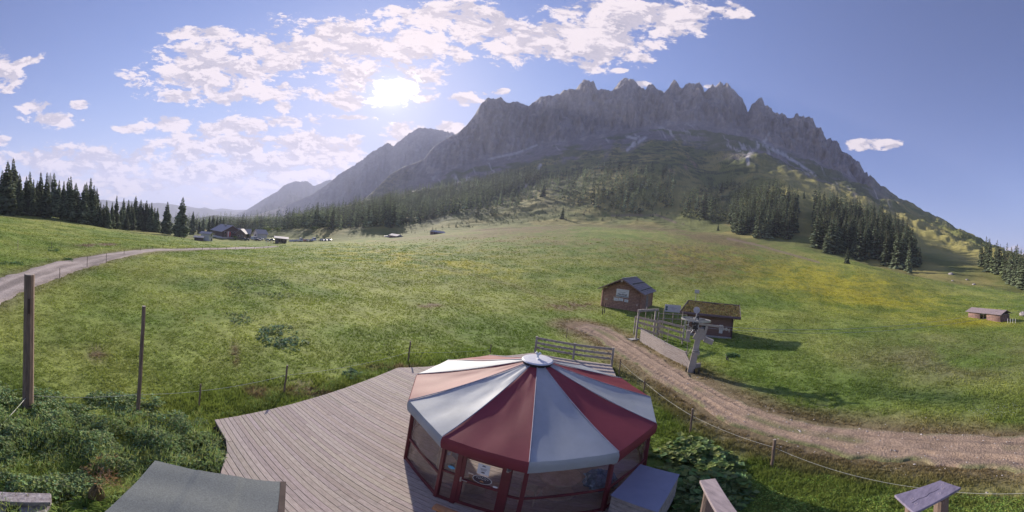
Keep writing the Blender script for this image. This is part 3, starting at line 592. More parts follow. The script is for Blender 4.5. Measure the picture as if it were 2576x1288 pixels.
def scatter(poly,n,hm,sp,seed,ymax=None,dmin=90,dens=None):
    r=random.Random(seed); xs=[p[0] for p in poly]; ys=[p[1] for p in poly]; out=[]; k=0
    while len(out)<n and k<n*14:
        k+=1; x=r.uniform(min(xs),max(xs)); y=r.uniform(min(ys),max(ys))
        if not inpoly(x,y,poly): continue
        if dens and r.random()>dens(x,y): continue
        h=hit(x,y,dmin=dmin)
        if h is None: continue
        X,Y,Z=h
        if any((X-a)**2+(Y-b)**2<sp*sp for a,b,_,_,_ in out): continue
        out.append((X,Y,Z,r.uniform(*hm)*(r.random()<.12 and .7 or 1),x))
    return out
RIGHT=scatter([(2045,545),(2100,548),(2165,565),(2240,612),(2308,655),(2292,688),(2225,668),(2150,652),(2105,640),(2052,632)],125,(19,27),3.2,1)
RIGHT+=scatter([(2045,500),(2110,520),(2200,550),(2280,612),(2200,640),(2060,580)],130,(16,23),3.6,2,dmin=150)
MIDW=scatter([(1850,500),(1900,480),(1960,500),(2003,520),(2006,603),(1940,603),(1855,595),(1830,560)],120,(20,27),3.6,3)
MIDU=scatter([(1700,505),(1760,480),(1850,462),(1960,480),(1990,505),(1850,560),(1790,560),(1715,545)],120,(15,22),4.5,4,dmin=150)
FARR=scatter([(2458,668),(2500,672),(2560,692),(2600,735),(2555,722),(2500,690)],60,(14,21),2.8,5,dmin=80)
for (x,yb,yt,l) in ((2130,663,622,'small bushy spruce standing forward of the right-hand wood'),(2312,665,616,'lone dark spruce just right of the right-hand wood'),(2078,637,575,'broad spruce at the lower left corner of the right-hand wood'),(1897,586,570,'tiny spruce alone on the slope under the middle wood'),(1928,568,555,'little round spruce beside the middle wood'),(1768,545,478,'free-standing spruce at the left end of the middle wood'),(1806,580,562,'short spruce above the little wooden gate on the meadow'),(2212,495+40,525,'tiny spruce on the golden ridge above the right-hand wood'),(2022,500,478,'small spruce in the gap between the two right-hand woods'),
    (1366,494,455,'lone spruce on the pale hillock left of the alpine knoll'),(1414,550,518,'small lone spruce on the lower slope above the crest meadow'),(1640,420,405,'solitary spruce on top of the sunlit alpine knoll')):
    q=by_px(x,yb,yt)
    if q: place_tree(*q,True,l,None,wd=1.15,kind=MID[2])
# scattered trees and the wood on the hillside under the cliffs
FW=[(560,583),(650,583),(760,575),(850,578),(900,572),(985,572),(1035,562),(1090,548),(1150,535),(1190,522),(1230,508),(1300,480),(1380,440),(1330,428),(1200,455),(1100,472),(1000,490),(900,515),(800,545),(700,566),(600,574),(540,574)]
far=scatter(FW,2500,(13,25),4.8,6,dmin=200)
sc1=scatter([(1180,520),(1250,500),(1340,460),(1420,430),(1480,425),(1480,455),(1400,480),(1300,520),(1240,545),(1190,545)],150,(12,20),6,7,dmin=250)
sc2=scatter([(1480,430),(1540,410),(1600,425),(1690,430),(1700,470),(1690,520),(1600,540),(1520,530),(1450,520),(1400,500)],210,(14,24),5,8,dmin=250)
bush=scatter([(960,590),(1100,575),(1200,545),(1330,510),(1450,490),(1600,480),(1690,540),(1640,555),(1400,555),(1150,575),(1000,592)],260,(1.5,5),5,9,dmin=200)
ridge=[ (x,float(np.interp(x,[a for a,_ in SKY],[b for _,b in SKY]))+1.5) for x in list(range(2330,2460,7))+list(range(2480,2576,12))]
GRP=[(RIGHT,'dark spruce crowded into the right-hand wood below the golden slope','spruces of the right-hand wood'),
 (MIDW+MIDU,'brownish spruce in the middle wood left of the stream gully','spruces of the middle wood'),
 (FARR,'spruce in the small wood at the far right edge of the meadow','spruces of the far right wood'),
 (sc2,'scattered spruce on the open slope beneath the alpine knoll','scattered spruces under the knoll'),
 (far,'spruce at the near edge of the hazy wood below the grey cliffs','spruces along the near edge of the hillside wood')]
cand=[(-p[3]/math.hypot(p[0],p[1]),gi,p) for gi,(l,_,_) in enumerate(GRP) for p in l]; cand.sort(key=lambda t:t[0])
NIND=225
for _,gi,(X,Y,Z,h,x) in cand[:NIND]: place_tree(X,Y,Z,h,True,GRP[gi][1],GRP[gi][2],kind=random.choice(MIDC),wd=random.uniform(.9,1.15))
rest=[p for _,gi,p in cand[NIND:] if gi>=3]+sc1; restr=[p for _,gi,p in cand[NIND:] if gi<3]
LOW=[spruce_geo(1,Rr,9,6,s,True,0) for s,Rr in ((31,.17),(32,.15),(33,.2),(34,.17))]
def woods(name,pts,label,cat,sw=1.):
    V=[];F=[];C=[];n=0
    for (X,Y,Z,h,x) in pts:
        g_=LOW[random.randrange(4)]; a=random.random()*6.28; c,s=math.cos(a),math.sin(a); v=g_[0]*h; v=np.stack([(v[:,0]*c-v[:,1]*s)*sw+X,(v[:,0]*s+v[:,1]*c)*sw+Y,v[:,2]+Z-.3],-1)
        V.append(v);F.append(g_[1]+n);C.append(g_[2]*random.uniform(.5,1.6)*(.55+.9*float(fbm(np.array([X/35]),np.array([Y/35]),611,2)[0]))*np.array([1,1,random.uniform(.8,1.1)])); n+=len(v)
    return tag(npmesh(name,np.concatenate(V),np.concatenate(F),MSP,fcol=np.concatenate(C)),label,cat,kind='stuff')
woods('hillside_wood',rest,'hazy spruce wood climbing the slope below the grey cliffs','wood')
woods('wood_backdrop',restr,'smaller spruces filling the depth of the right-hand and middle woods','wood')
woods('dwarf_pines',bush,'low dark shrubs and dwarf pines dotting the cattle-stepped slope','shrubs',1.9)
beh=scatter([(470,586),(560,583),(566,590),(470,592)],60,(14,19),4,10,dmin=120)
for (X,Y,Z,h,x) in beh[:12]: place_tree(X,Y,Z,h,True,'spruce of the grove behind the small white building','spruces behind the white building')
vs=[]
for x in np.arange(440,830,1.1):
    x+=random.uniform(-.5,.5); q=hit(x,float(np.interp(x,[440,700,830],[577,570,566]))+random.uniform(-2,3),dmin=300)
    if q: vs.append((*q,random.uniform(15,21),x))
woods('valley_wood',vs,'bluish row of spruces along the valley floor behind the inn','wood')
rt=[]
for x,y in ridge:
    q=hit(x,y+2,dmin=150)
    if q: rt.append((*q,random.uniform(4,8),x))
woods('ridge_trees',rt,'small spruces silhouetted along the right-hand ridge','trees')
# leafy trees round the inn car park
def leafy(X,Y,Z,h,w,label,col=(.10,.14,.045)):
    t=empty('leafy_tree',(X,Y,Z),random.random()*6,label,'tree'); MB().cyl((0,0,-.2),(0,0,h*.5),.18,.1,7).cyl((0,0,h*.35),(w*.25,0,h*.65),.09,.04,5).cyl((0,0,h*.35),(-w*.2,w*.1,h*.7),.09,.04,5).build('trunk',MBARK,t)
    n=900; r=np.random.default_rng(int(abs(X*7+Y))); cl=r.normal(0,1,(14,3)); cl/=np.linalg.norm(cl,axis=1)[:,None]; cl=cl*r.uniform(.25,.75,(14,1)); k=r.integers(0,14,n)
    p=(cl[k]+r.normal(0,.20,(n,3)))*np.array([w/2,w/2,h*.38])+np.array([0,0,h*.58]); p[:,2]=np.maximum(p[:,2],.15*h); s=h*.035
    q=r.normal(0,1,(n,2,3)); q/=np.linalg.norm(q,axis=2)[...,None]; V=np.stack([p-q[:,0]*s,p+q[:,1]*s,p+q[:,0]*s,p-q[:,1]*s*.8],1).reshape(-1,3); F=np.arange(4*n).reshape(-1,4)
    npmesh('crown',V,F,MLF,fcol=np.array(col)*r.uniform(.6,1.5,(n,1)),parent=t)
for x,yb,yt,w,l in ((549,597,575,7,'round pale green tree in front of the inn'),(634,592,572,6,'light green tree right of the inn'),(672,590,568,11,'wide leafy tree behind the parked vans'),(697,588,570,8,'leafy tree above the bank behind the wooden shelter'),(787,584,566,9,'leafy tree alone on the bank behind the car park'),(620,600,586,5,'small leafy tree beside the right-hand banner'),(592,604,595,5,'low rounded bush under the inn terrace')):
    q=by_px(x,yb,yt)
    if q: leafy(*q,w,l)

# ================================================================ materials of built things
WOODG=mat('weathered_boards',(.34,.30,.275),.85,var=.45,scale=5,stretch=(1,1,1),bump=.004)
WOODB=mat('brown_logs',(.40,.24,.175),.85,var=.45,scale=5,bump=.01)
WOODL=mat('pale_timber',(.50,.39,.31),.85,var=.3,scale=6,bump=.003)
WOODD=mat('dark_timber',(.075,.05,.042),.85,var=.4,scale=4,bump=.004)
RED=mat('oxblood_paint',(.13,.022,.028),.5,var=.2,scale=3)
METAL=mat('galvanised_steel',(.42,.42,.43),.45,.75,var=.3,scale=7,bump=.002)
DKMET=mat('dark_steel',(.07,.07,.075),.5,.6,var=.3,scale=8)
TOWER=mat('cream_tower_paint',(.40,.36,.31),.6,var=.2,scale=3,bump=.002)
WHITE=mat('white_board',(.66,.66,.68),.5,var=.08,scale=3)
WHW=mat('white_render',(.62,.60,.60),.85,var=.12,scale=2)
BLACK=mat('black_rubber',(.02,.02,.02),.7)
ROPE=mat('pale_rope',(.62,.62,.55),.8,var=.2,scale=60)
CLEAR=glass('clear_vinyl',(.92,.92,.93),.10); PANE=mat('window_pane',(.03,.035,.045),.08,var=.2,spec=.8)
CONC=mat('old_concrete',(.36,.345,.33),.9,var=.4,scale=9,bump=.01)
def wood_grain(name,c1,c2,rough=.8,scale=9.,stretch=(1,12,12),knots=True):
    m=mat(name,c1,rough,col2=c2,scale=scale,stretch=stretch,bump=.0025,bscale=scale*1.5); return m
# ================================================================ deck
def deck():
    ang=math.radians(-21.5); u=np.array([math.cos(ang),math.sin(ang)]); v=np.array([-u[1],u[0]]); P=np.array(DECK); q=P@v; 
    V=[];F=[];C=[]; w=.142; gap=.015; k=0; y=q.min()+.01; r=np.random.default_rng(3)
    while y<q.max()-.02:
        def cross(yc):
            xs=[]
            for i in range(len(P)):
                a,b=P[i],P[(i+1)%len(P)]; qa,qb=a@v,b@v
                if (qa>yc)!=(qb>yc): t=(yc-qa)/(qb-qa); xs.append((a+(b-a)*t)@u)
            return sorted(xs)
        xs=cross(y+w/2); xl,xh=cross(y),cross(y+w)
        if len(xl)!=len(xs): xl=xs
        if len(xh)!=len(xs): xh=xs
        for j in range(0,len(xs)-1,2):
            x0,x1=xs[j],xs[j+1]; e0=(xl[j]-x0,xh[j]-x0); e1=(xl[j+1]-x1,xh[j+1]-x1); e0,e1=[(q if max(abs(q[0]),abs(q[1]))<.6 else (0,0)) for q in (e0,e1)]; cuts=[x0]; c=x0+r.uniform(.8,4)
            while c<x1-.5: cuts.append(c); c+=r.uniform(3.4,4.2)
            cuts.append(x1)
            for a,b in zip(cuts[:-1],cuts[1:]):
                o=len(V); dz=r.normal(0,.0025); 
                for z in (-.06,dz):
                    for (s,t) in ((a+.003+(e0[0] if a==x0 else 0),y),(b-.003+(e1[0] if b==x1 else 0),y),(b-.003+(e1[1] if b==x1 else 0),y+w),(a+.003+(e0[1] if a==x0 else 0),y+w)): V.append((s,t,z))
                F+= [(o+4,o+5,o+6,o+7),(o,o+1,o+5,o+4),(o+1,o+2,o+6,o+5),(o+2,o+3,o+7,o+6),(o+3,o,o+4,o+7)]
                base=np.array([.37,.315,.285])*r.uniform(.88,1.10)*np.array([1,r.uniform(.97,1.02),r.uniform(.95,1.04)]); C+= [base]*5
        y+=w+gap
    m=mat('deck_boards',rough=.85,attr='Col',var=.3,scale=5,bump=.001,bscale=12,spec=.25,stretch=(1,7,1))
    pass
    t=empty('wooden_deck',(0,0,0),0,'broad weathered board terrace running under the red and white tent','deck')
    npmesh('board_floor',V,F,m,fcol=np.array(C),parent=t).rotation_euler=(0,0,ang)
    fr=MB(); n=len(DECK)
    for i in range(n):
        a,b=DECK[i],DECK[(i+1)%n]; fr.beam((a[0],a[1],-.155),(b[0],b[1],-.155),.05,.18)
    fr.build('edge_beam',WOODD,t)
    for p in DECK: MB().box((p[0]*.985+.02,p[1]*.985,-.55),(.12,.12,.6)).build('support_post',WOODD,t)
    d=empty('deck_underside',(0,0,0)); bpy.data.objects.remove(d)
    MB().prism([(p[0]*.985+.01,p[1]*.985+.1) for p in DECK],-.33,-.075).build('joist_bed',mat('dark_soil',(.05,.042,.035),1),t)  # slab in one even dark soil colour, filling the space below the boards
deck()
def railing():
    a,b,c=g(1346,885.6),g(1441.6,903.4),g(1538.6,915); t=empty('deck_railing',(0,0,0),0,'grey three-rail timber railing at the back corner of the deck','railing')
    for p in (a,b,c): MB().box((p[0],p[1],.42),(.13,.13,1.35),math.radians(-12)).box((p[0],p[1],1.11),(.17,.17,.03),math.radians(-12)).build('post',WOODG,t,bevel=.006)
    for z,rg in ((1.0,0),(.66,1),(.33,1)):
        m=MB()
        for p,q in ((a,b),(b,c)):
            d=Vector((q[0]-p[0],q[1]-p[1],0)).normalized()*.07; nn=Vector((d.y,-d.x,0)).normalized()*-.085
            P0=Vector((*p,z))+d*.2+nn; Q0=Vector((*q,z))-d*.2+nn; n=26
            vs=[]
            for i in range(n+1):
                s=P0.lerp(Q0,i/n); e=(.02*math.sin(i*1.7)+.012*math.sin(i*3.9))*rg
                for off in (-.018,.018):
                    o=nn.normalized()*off; vs+= [s+o+Vector((0,0,-.075)),s+o+Vector((0,0,.075+e))]
            fs=[]
            for i in range(n):
                k=4*i; fs+= [(k,k+1,k+5,k+4),(k+2,k+6,k+7,k+3),(k+1,k+3,k+7,k+5),(k,k+4,k+6,k+2)]
            fs+= [(0,2,3,1),(4*n,4*n+1,4*n+3,4*n+2)]; m.add(vs,fs)
        m.build('rail',WOODG,t)
railing()
# ================================================================ round tent
TC=(1.21,9.99); TR=3.77; A0=-94.8
def tv(i,r=TR,z=0.,f=0.):
    a=math.radians(A0+30*i); b=math.radians(A0+30*(i+1)); return Vector((TC[0]+r*(math.cos(a)*(1-f)+math.cos(b)*f),TC[1]+r*(math.sin(a)*(1-f)+math.sin(b)*f),z))
def pvc(name,col,tr,rough):
    m=mat(name,col,rough,var=.16,scale=.9,spec=.5,trans=tr,bump=.004,bscale=2.2); return m
PR=pvc('red_tarpaulin',(.27,.048,.07),.36,.6); PW=pvc('white_tarpaulin',(.45,.50,.56),.36,.55)
def tent():
    t=empty('round_tent',(TC[0],TC[1],0),0,'twelve-sided tent with a red and white striped roof standing on the deck','tent')
    off=Vector((-TC[0],-TC[1],0)); ZE=2.3; ZA=3.5
    for i in range(12):
        V=[];F=[]; nr,nc=15,9
        for r_ in range(nr):
            s=r_/(nr-1); rad=.40+(TR-.40)*s; zc=ZA+(ZE+.03-ZA)*s
            for c in range(nc):
                f=c/(nc-1); sag=-.10*math.sin(math.pi*f)*math.sin(math.pi*min(1,s*1.03))*s+ (.012*math.sin(f*14+i)*math.sin(s*9) ); 
                wr=.02*math.sin(s*30+i)*math.exp(-((f-.5)/.2)**2)*0
                p=tv(i,rad,zc+sag,f)
                if s>.93: p.z+= .035*math.sin((s-.93)/.07*math.pi)*1.2
                V.append(p+off)
        for k,(dz,ro) in enumerate(((-.05,.03),(-.13,.035),(-.24,.02),(-.34,-.005))):
            for c in range(nc):
                f=c/(nc-1); e=(.025*math.sin(f*math.pi)+.008*math.sin(f*19+i*2))*k/3; p=tv(i,TR+ro-.03*math.sin(f*math.pi)*k/3,ZE+dz-e*.4,f); V.append(p+off)
        R_=nr+4
        for r_ in range(R_-1):
            for c in range(nc-1):
                a=r_*nc+c; F.append((a,a+nc,a+nc+1,a+1))
        o=MB().add(V,F).build('canopy_panel',PW if i%2==0 else PR,t,smooth=True); o.data.set_sharp_from_angle(angle=math.radians(24))
        if i%2: o['label']='red roof panel with its valance'
        else: o['label']='white roof panel with its valance'
    seam=MB()
    for i in range(12): seam.tube([tv(i,.42,ZA+.012)+off,tv(i,TR,ZE+.045)+off],.014,5)
    seam.build('roof_seams',mat('seam_welt',(.35,.33,.38),.6),t)
    cap=MB(); n=32
    cap.cyl((0,0,ZA+.085),(0,0,ZA+.125),.50,.46,n).cyl((0,0,ZA+.125),(0,0,ZA+.14),.46,.30,n)
    cp=cap.build('roof_cap',mat('cap_white',(.62,.62,.66),.4,var=.08),t,smooth=False,bevel=.006)
    MB().cyl((0,0,ZA-.06),(0,0,ZA+.084),.44,.47,n).build('cap_skirt',BLACK,t)
    lamp=MB().cyl((0,.05,ZA+.14),(0,.05,ZA+.26),.035,.03,8).cyl((0,.05,ZA+.24),(.07,.05,ZA+.33),.035,.045,8).cyl((0,.05,ZA+.24),(-.07,.07,ZA+.33),.03,.045,8).box((0,-.03,ZA+.16),(.05,.2,.03)); lamp.build('vent_fitting',mat('white_plastic',(.6,.65,.72),.4),t)
    RP=3.62
    for i in range(12):
        p=tv(i,RP)+off; MB().box((p.x,p.y,1.1),(.09,.09,2.2),math.radians(A0+30*i)).build('post',RED,t,bevel=.004)
    for i in range(12):
        if i==11: continue
        a=tv(i,RP,0,.02)+off;b=tv(i,RP,0,.98)+off
        pn=MB(); n=6
        for k in range(n):   # slightly slack clear film
            f0,f1=k/n,(k+1)/n; p0=a.lerp(b,f0);p1=a.lerp(b,f1); q0=p0*(1+.006*math.sin(f0*9+i)); q1=p1*(1+.006*math.sin(f1*9+i)); pn.add([(q0.x,q0.y,.08),(q1.x,q1.y,.08),(q1.x,q1.y,2.1),(q0.x,q0.y,2.1)],[(0,1,2,3)])
        pn.build('clear_wall',CLEAR,t)
        for z,w in ((.06,.08),(.92,.06),(2.12,.07)): MB().beam((a.x,a.y,z),(b.x,b.y,z),.05,w).build('wall_rail',RED,t)
    # door side
    a=tv(11,RP,0,0)+off;b=tv(11,RP,0,1)+off; L=(b-a).length; d=(b-a).normalized(); out=Vector((d.y,-d.x,0)); rz=math.atan2(d.y,d.x)
    if out.dot(Vector((0,-1,0)))<0: out=-out
    def wp(s,z,o=0.): p=a+d*s+out*o; return (p.x,p.y,z)
    g1,g2=.42,1.52
    MB().beam(wp(.04,2.03,.06),wp(L-.04,2.03,.06),.14,.05).build('rain_gutter',mat('gutter_grey',(.34,.34,.37),.5,.3),t)
    m=MB().box(wp(g1,1.0),(.12,.09,2.0),rz).box(wp(g2,1.0),(.12,.09,2.0),rz).beam(wp(0,1.97),wp(L,1.97),.06,.08); m.build('door_frame',RED,t,bevel=.004)
    MB().add([wp(.05,.08),wp(g1-.05,.08),wp(g1-.05,1.93),wp(.05,1.93)],[(0,1,2,3)]).build('side_light',CLEAR,t); MB().add([wp(g2+.05,.08),wp(L-.05,.08),wp(L-.05,1.93),wp(g2+.05,1.93)],[(0,1,2,3)]).build('side_light',CLEAR,t)
    for s0,s1,z_,w_ in ((.03,g1,1.12,.05),(g2,L,.9,.05),(.03,g1,.05,.08),(g2,L,.05,.08)): MB().beam(wp(s0,z_),wp(s1,z_),.05,w_).build('side_rail',RED,t)
    door=MB()
    for s in (g1+.10,g2-.10): door.box(wp(s,1.0,.01),(.09,.045,1.85),rz)
    for z in (.12,1.03,1.88): door.beam(wp(g1+.14,z,.01),wp(g2-.14,z,.01),.045,.09)
    dr=door.build('door',RED,t,bevel=.003)
    MB().add([wp(g1+.13,.15,.01),wp(g2-.13,.15,.01),wp(g2-.13,1.85,.01),wp(g1+.13,1.85,.01)],[(0,1,2,3)]).build('door_pane',CLEAR,dr)
    MB().beam(wp(g1+.10,1.05,.05),wp(g1+.26,1.05,.06),.02,.025).box(wp(g1+.10,1.05,.04),(.035,.03,.16),rz).build('handle',METAL,dr)
    rot=Matrix.Rotation(rz,3,'Z')@Matrix.Rotation(math.radians(90),3,'X')
    def facing(name,m,shape,parent,s,z,o,lab=None):
        q=MB(); q.add([Vector(wp(s,z,o))+rot@Vector(p) for p in shape],[tuple(range(len(shape)))]); x=q.build(name,m,parent)
        if lab: x['label']=lab
        return x
    rect=lambda w,h:[(-w/2,-h/2,0),(w/2,-h/2,0),(w/2,h/2,0),(-w/2,h/2,0)]
    ell=lambda w,h,n=28:[(w/2*math.cos(k*6.2832/n),h/2*math.sin(k*6.2832/n),0) for k in range(n)]
    GREY=mat('print_grey',(.16,.15,.17),.6)
    po=facing('poster',WHITE,rect(.27,.36),dr,.98,1.62,.03,'white notice taped to the door pane')
    facing('emblem',GREY,[(-.05,0,0),(.05,0,0),(.02,.04,0),(-.02,.045,0)],po,.98,1.72,.033); facing('emblem',GREY,ell(.09,.06),po,.98,1.52,.033)
    for k in range(3): facing('text_line',GREY,rect(.15-.02*k,.012),po,.98,1.65-.03*k,.033)
    r1=facing('round_sticker',WHITE,ell(.44,.30),dr,.99,1.26,.030,'dark oval sticker with a pale rim'); facing('sticker_face',mat('sticker_dark',(.05,.035,.05),.5),ell(.41,.27),r1,.99,1.26,.034)
    facing('sticker_mark',mat('sticker_orange',(.5,.25,.12),.6),[(-.05,-.03,0),(.05,-.03,0),(.02,.02,0),(-.02,.02,0)],r1,.99,1.21,.038)
    mk=MB()
    for k in range(9):
        th_=math.radians(150-k*15); mk.add([Vector(wp(.99,1.26,.038))+rot@Vector((.15*math.cos(th_)+x,.095*math.sin(th_)+y,0)) for x,y in ((-.008,-.012),(.008,-.012),(.006,.014),(-.006,.014))],[(0,1,2,3)])
    for k in range(6): mk.add([Vector(wp(.99,1.26,.038))+rot@Vector((-.08+.032*k+x,.035+y,0)) for x,y in ((-.009,-.015),(.009,-.015),(.004,.015),(-.006,.012))],[(0,1,2,3)])
    mk.build('sticker_lettering',WHITE,r1)
    facing('small_sticker',mat('sticker_cream',(.55,.45,.36),.6),rect(.12,.05),dr,.72,1.36,.03); facing('small_sticker',WHITE,ell(.12,.07,8),dr,1.30,1.13,.03)
    facing('blue_sticker',mat('sticker_blue',(.10,.38,.62),.4),ell(.17,.11),t,.24,1.33,.02,'round blue sticker on the narrow side light')
    for s in (g2+.0,):
        MB().cyl(wp(s,1.86,.07),wp(s,1.86,.14),.04,.03,8).box(wp(s,1.86,.05),(.09,.03,.06),rz).build('door_light',METAL,t)
    pp=tv(1,RP,1.98)+off; MB().cyl((pp.x,pp.y-.06,1.9),(pp.x,pp.y-.06,2.02),.05,.03,8).build('post_light',METAL,t)
    # strap ties between the valances
    for i in range(12):
        p=tv(i,TR,2.28)+off; q_=tv(i,RP+.03,1.95)+off; MB().cyl(p,q_,.012,.012,5).build('corner_strap',BLACK,t)
    return t
tent()
# things seen through the tent film
def stool(x,y,h,r,lab):
    t=empty('bar_table',(x,y,0),random.random()*3,lab,'table'); MB().cyl((0,0,h-.05),(0,0,h),r,r,20).build('table_top',WOODL,t,bevel=.004)
    MB().cyl((0,0,.04),(0,0,h-.05),.09,.08,10).build('pedestal',WOODL,t); MB().cyl((0,0,0),(0,0,.05),r*.8,r*.75,20).build('foot',WOODL,t); MB().cyl((0,0,h*.35),(0,0,h*.35+.03),r*.6,r*.6,16).build('shelf',WOODL,t)
stool(-1.05,9.0,1.1,.32,'pale round bar table behind the left tent wall, nearer the door')
stool(-1.15,10.2,1.1,.32,'pale round bar table behind the left tent wall, farther from the door')
stool(1.9,7.6,.75,.5,'round table just inside the front right tent wall')
def chair(x,y,rz,lab):
    t=empty('folding_chair',(x,y,0),rz,lab,'chair'); MB().box((0,0,.45),(.4,.38,.03)).build('seat',WOODL,t); MB().box((0,.18,.78),(.4,.03,.28)).build('backrest',WOODL,t)
    for sx in (-.18,.18):
        for sy in (-.16,.18): MB().beam((sx,sy,0),(sx,sy,.45 if sy<0 else .9),.03,.03,up=(1,0,0)).build('leg',WOODL,t)
chair(-.9,8.3,.6,'pale wooden chair just inside the left tent wall'); chair(1.2,7.2,2.6,'wooden chair beside the round table in the tent')
def crumple(x,y,z,r,m,name,lab,cat,sq=.8):
    rr=np.random.default_rng(int(abs(x*100))); bm=MB(); n1,n2=20,14; V=[];F=[]
    for i in range(n2+1):
        for j in range(n1):
            th_=math.pi*i/n2; ph=2*math.pi*j/n1; q=r*(1+ (rr.random()-.5)*.38); V.append((x+q*math.sin(th_)*math.cos(ph),y+q*math.sin(th_)*math.sin(ph),z+q*sq*math.cos(th_)))
    for i in range(n2):
        for j in range(n1): F.append((i*n1+j,(i+1)*n1+j,(i+1)*n1+(j+1)%n1,i*n1+(j+1)%n1))
    return tag(bm.add(V,F).build(name,m),lab,cat)
crumple(2.95,7.75,.36,.42,mat('blue_foil',(.20,.30,.48),.25,.35,var=.6,scale=9),'plastic_sack','crumpled blue silvery sack inside the right tent wall','sack')
crumple(-.75,8.75,.25,.28,mat('grey_sack',(.3,.3,.34),.5,.1,var=.5,scale=9),'plastic_sack','crumpled grey sack on the tent floor beside the bar table','sack')
p=tv(0,3.35,1.9,.42); MB().box((p.x,p.y,1.86),(.30,.012,.22),math.radians(-55)).build('hanging_card',WHITE).name='hanging_card'
tag(bpy.data.objects['hanging_card'],'white card hanging tilted under the roof behind the front tent wall','card')
fw=empty('firewood_stack',(-.05,7.35,0),.3,'stack of split firewood in a crate just inside the tent door','firewood')
MB().box((0,0,.22),(.5,.04,.44)).box((0,.34,.22),(.5,.04,.44)).box((-.24,.17,.22),(.03,.34,.44)).build('crate',WOODL,fw)
lg=MB()
for i in range(14): lg.beam((random.uniform(-.18,.18),.03,.08+.05*i%.5),(random.uniform(-.18,.18),.31,.1+.05*i%.5),.08,.07)
lg.build('logs',mat('split_wood',(.42,.26,.15),.85,var=.4,scale=12),fw)
bx=g(1095,1268,.55); bx2=g(1180,1300,.55); be=empty('wooden_bench',(0,0,0),0,'orange-brown half-log bench outside the tent door','bench')
MB().cyl((bx[0],bx[1],.45),(bx2[0],bx2[1],.45),.10,.10,14).build('log_seat',mat('log_orange',(.42,.20,.09),.6,var=.4,scale=7),be)
MB().box((bx[0]+.12,bx[1]-.06,.19),(.1,.25,.4)).build('foot',BLACK,be); MB().box((bx2[0],bx2[1]+.05,.19),(.1,.25,.4)).build('foot',BLACK,be)
# lidded box beside the tent
def lidbox():
    Z=.93; c=[g(*q,Z) for q in ((1610,1167),(1710,1193),(1655,1288),(1535,1245))]; t=empty('storage_box',(0,0,0),0,'timber chest with a flat blue-grey lid against the right side of the tent','chest')
    cx=sum(p[0] for p in c)/4; cy=sum(p[1] for p in c)/4
    lid=MB(); V=[(p[0],p[1],Z-.03) for p in c]+[(p[0],p[1],Z) for p in c]; lid.add(V,[(0,3,2,1),(4,5,6,7),(0,1,5,4),(1,2,6,5),(2,3,7,6),(3,0,4,7)][0:]); lid.build('lid',mat('lid_felt',(.21,.225,.32),.45,var=.1,scale=3),t,bevel=.008)
    k=[(cx+(p[0]-cx)*.94,cy+(p[1]-cy)*.94) for p in c]
    bd=MB(); n=6
    for j in range(n):
        z0=-.05+j*.158; 
        for i in range(4):
            a=k[i];b=k[(i+1)%4]; bd.beam((a[0],a[1],z0+.075),(b[0],b[1],z0+.075),.03,.145)
    bd.build('side_boards',WOODG,t)
lidbox()

# ================================================================ foreground left: poles, fence, felt roof, stones
def at_px(x,y,top=None,z=None):
    """ground point under photo x,y; with top, also the height of the thing standing there"""
    h=hit(x,y) if z is None else (*g(x,y,z),z)
    X,Y,Z=h
    if top is None: return X,Y,Z
    r=ray(x,top); d=math.hypot(X,Y); return X,Y,Z,CZ+d*r[2]/math.hypot(r[0],r[1])-Z
def pole(name,x,yb,yt,r0,r1,label,cat,m=WOODD,lean=(0,0),group=None,sub=True):
    X,Y,Z,h=at_px(x,yb,yt); t=empty(name,(X,Y,Z),0,label,cat,group); b=MB(); n=7; pts=[Vector((lean[0]*k/n+.012*math.sin(k*2.1+x),lean[1]*k/n,-.35+(h+.35)*k/n)) for k in range(n+1)]
    for k in range(n): b.cyl(pts[k],pts[k+1],r0+(r1-r0)*k/n,r0+(r1-r0)*(k+1)/n,9,0,k in(0,n-1))
    b.build('shaft',m,t,smooth=False); 
    if sub: MB().cyl(pts[-1],pts[-1]+Vector((0,0,.012)),r1*.96,r1*.9,9).build('cut_top',mat('cut_wood',(.42,.36,.31),.9),t)
    return t,X,Y,Z,h
MPOLE=mat('old_pole_wood',(.21,.15,.12),.9,var=.45,scale=4,stretch=(3,3,.35),bump=.012)
X0,Y0,Z0,H_=at_px(70,1022,690)
t,PX,PY,PZ,PH=pole('timber_pole',70,1022,690,.215,.185,'thick cracked timber pole at the far left','pole',MPOLE)
MB().box((.215,-.02,PH*.80),(.03,.06,.55)).build('nailed_batten',WOODD,t)
t2=pole('timber_pole',347,1036,770,.075,.066,'slim straight timber pole right of the thick one','pole',MPOLE)
FP=[(500,1026,966,.035,'short knotty fence post between the slim pole and the deck'),(714,990,918,.042,'leaning grey fence post at the left edge of the deck'),(1026,912,858,.045,'fence post at the back left corner of the deck'),(1233,890,866,.035,'small fence post behind the tent'),
    (1556,946,902,.035,'fence post just right of the deck railing'),(1619,992,952,.035,'fence post beside the dirt track, second right of the deck railing'),(1736,1090,1028,.045,'fence post between the tent and the dirt track'),(1942,1174,1105,.055,'thick grey fence post right of the broad-leaved plants'),(1425,850,826,.03,'thin stake in the mud at the near end of the dirt track')]
FPP={}
for x,yb,yt,r,l in FP:
    _,X,Y,Z,h=pole('fence_post',x,yb,yt,r,r*.9,l,'post',MPOLE,lean=(random.uniform(-.03,.03),0),group='wire fence posts round the deck',sub=r>.04); FPP[x]=(X,Y,Z,h)
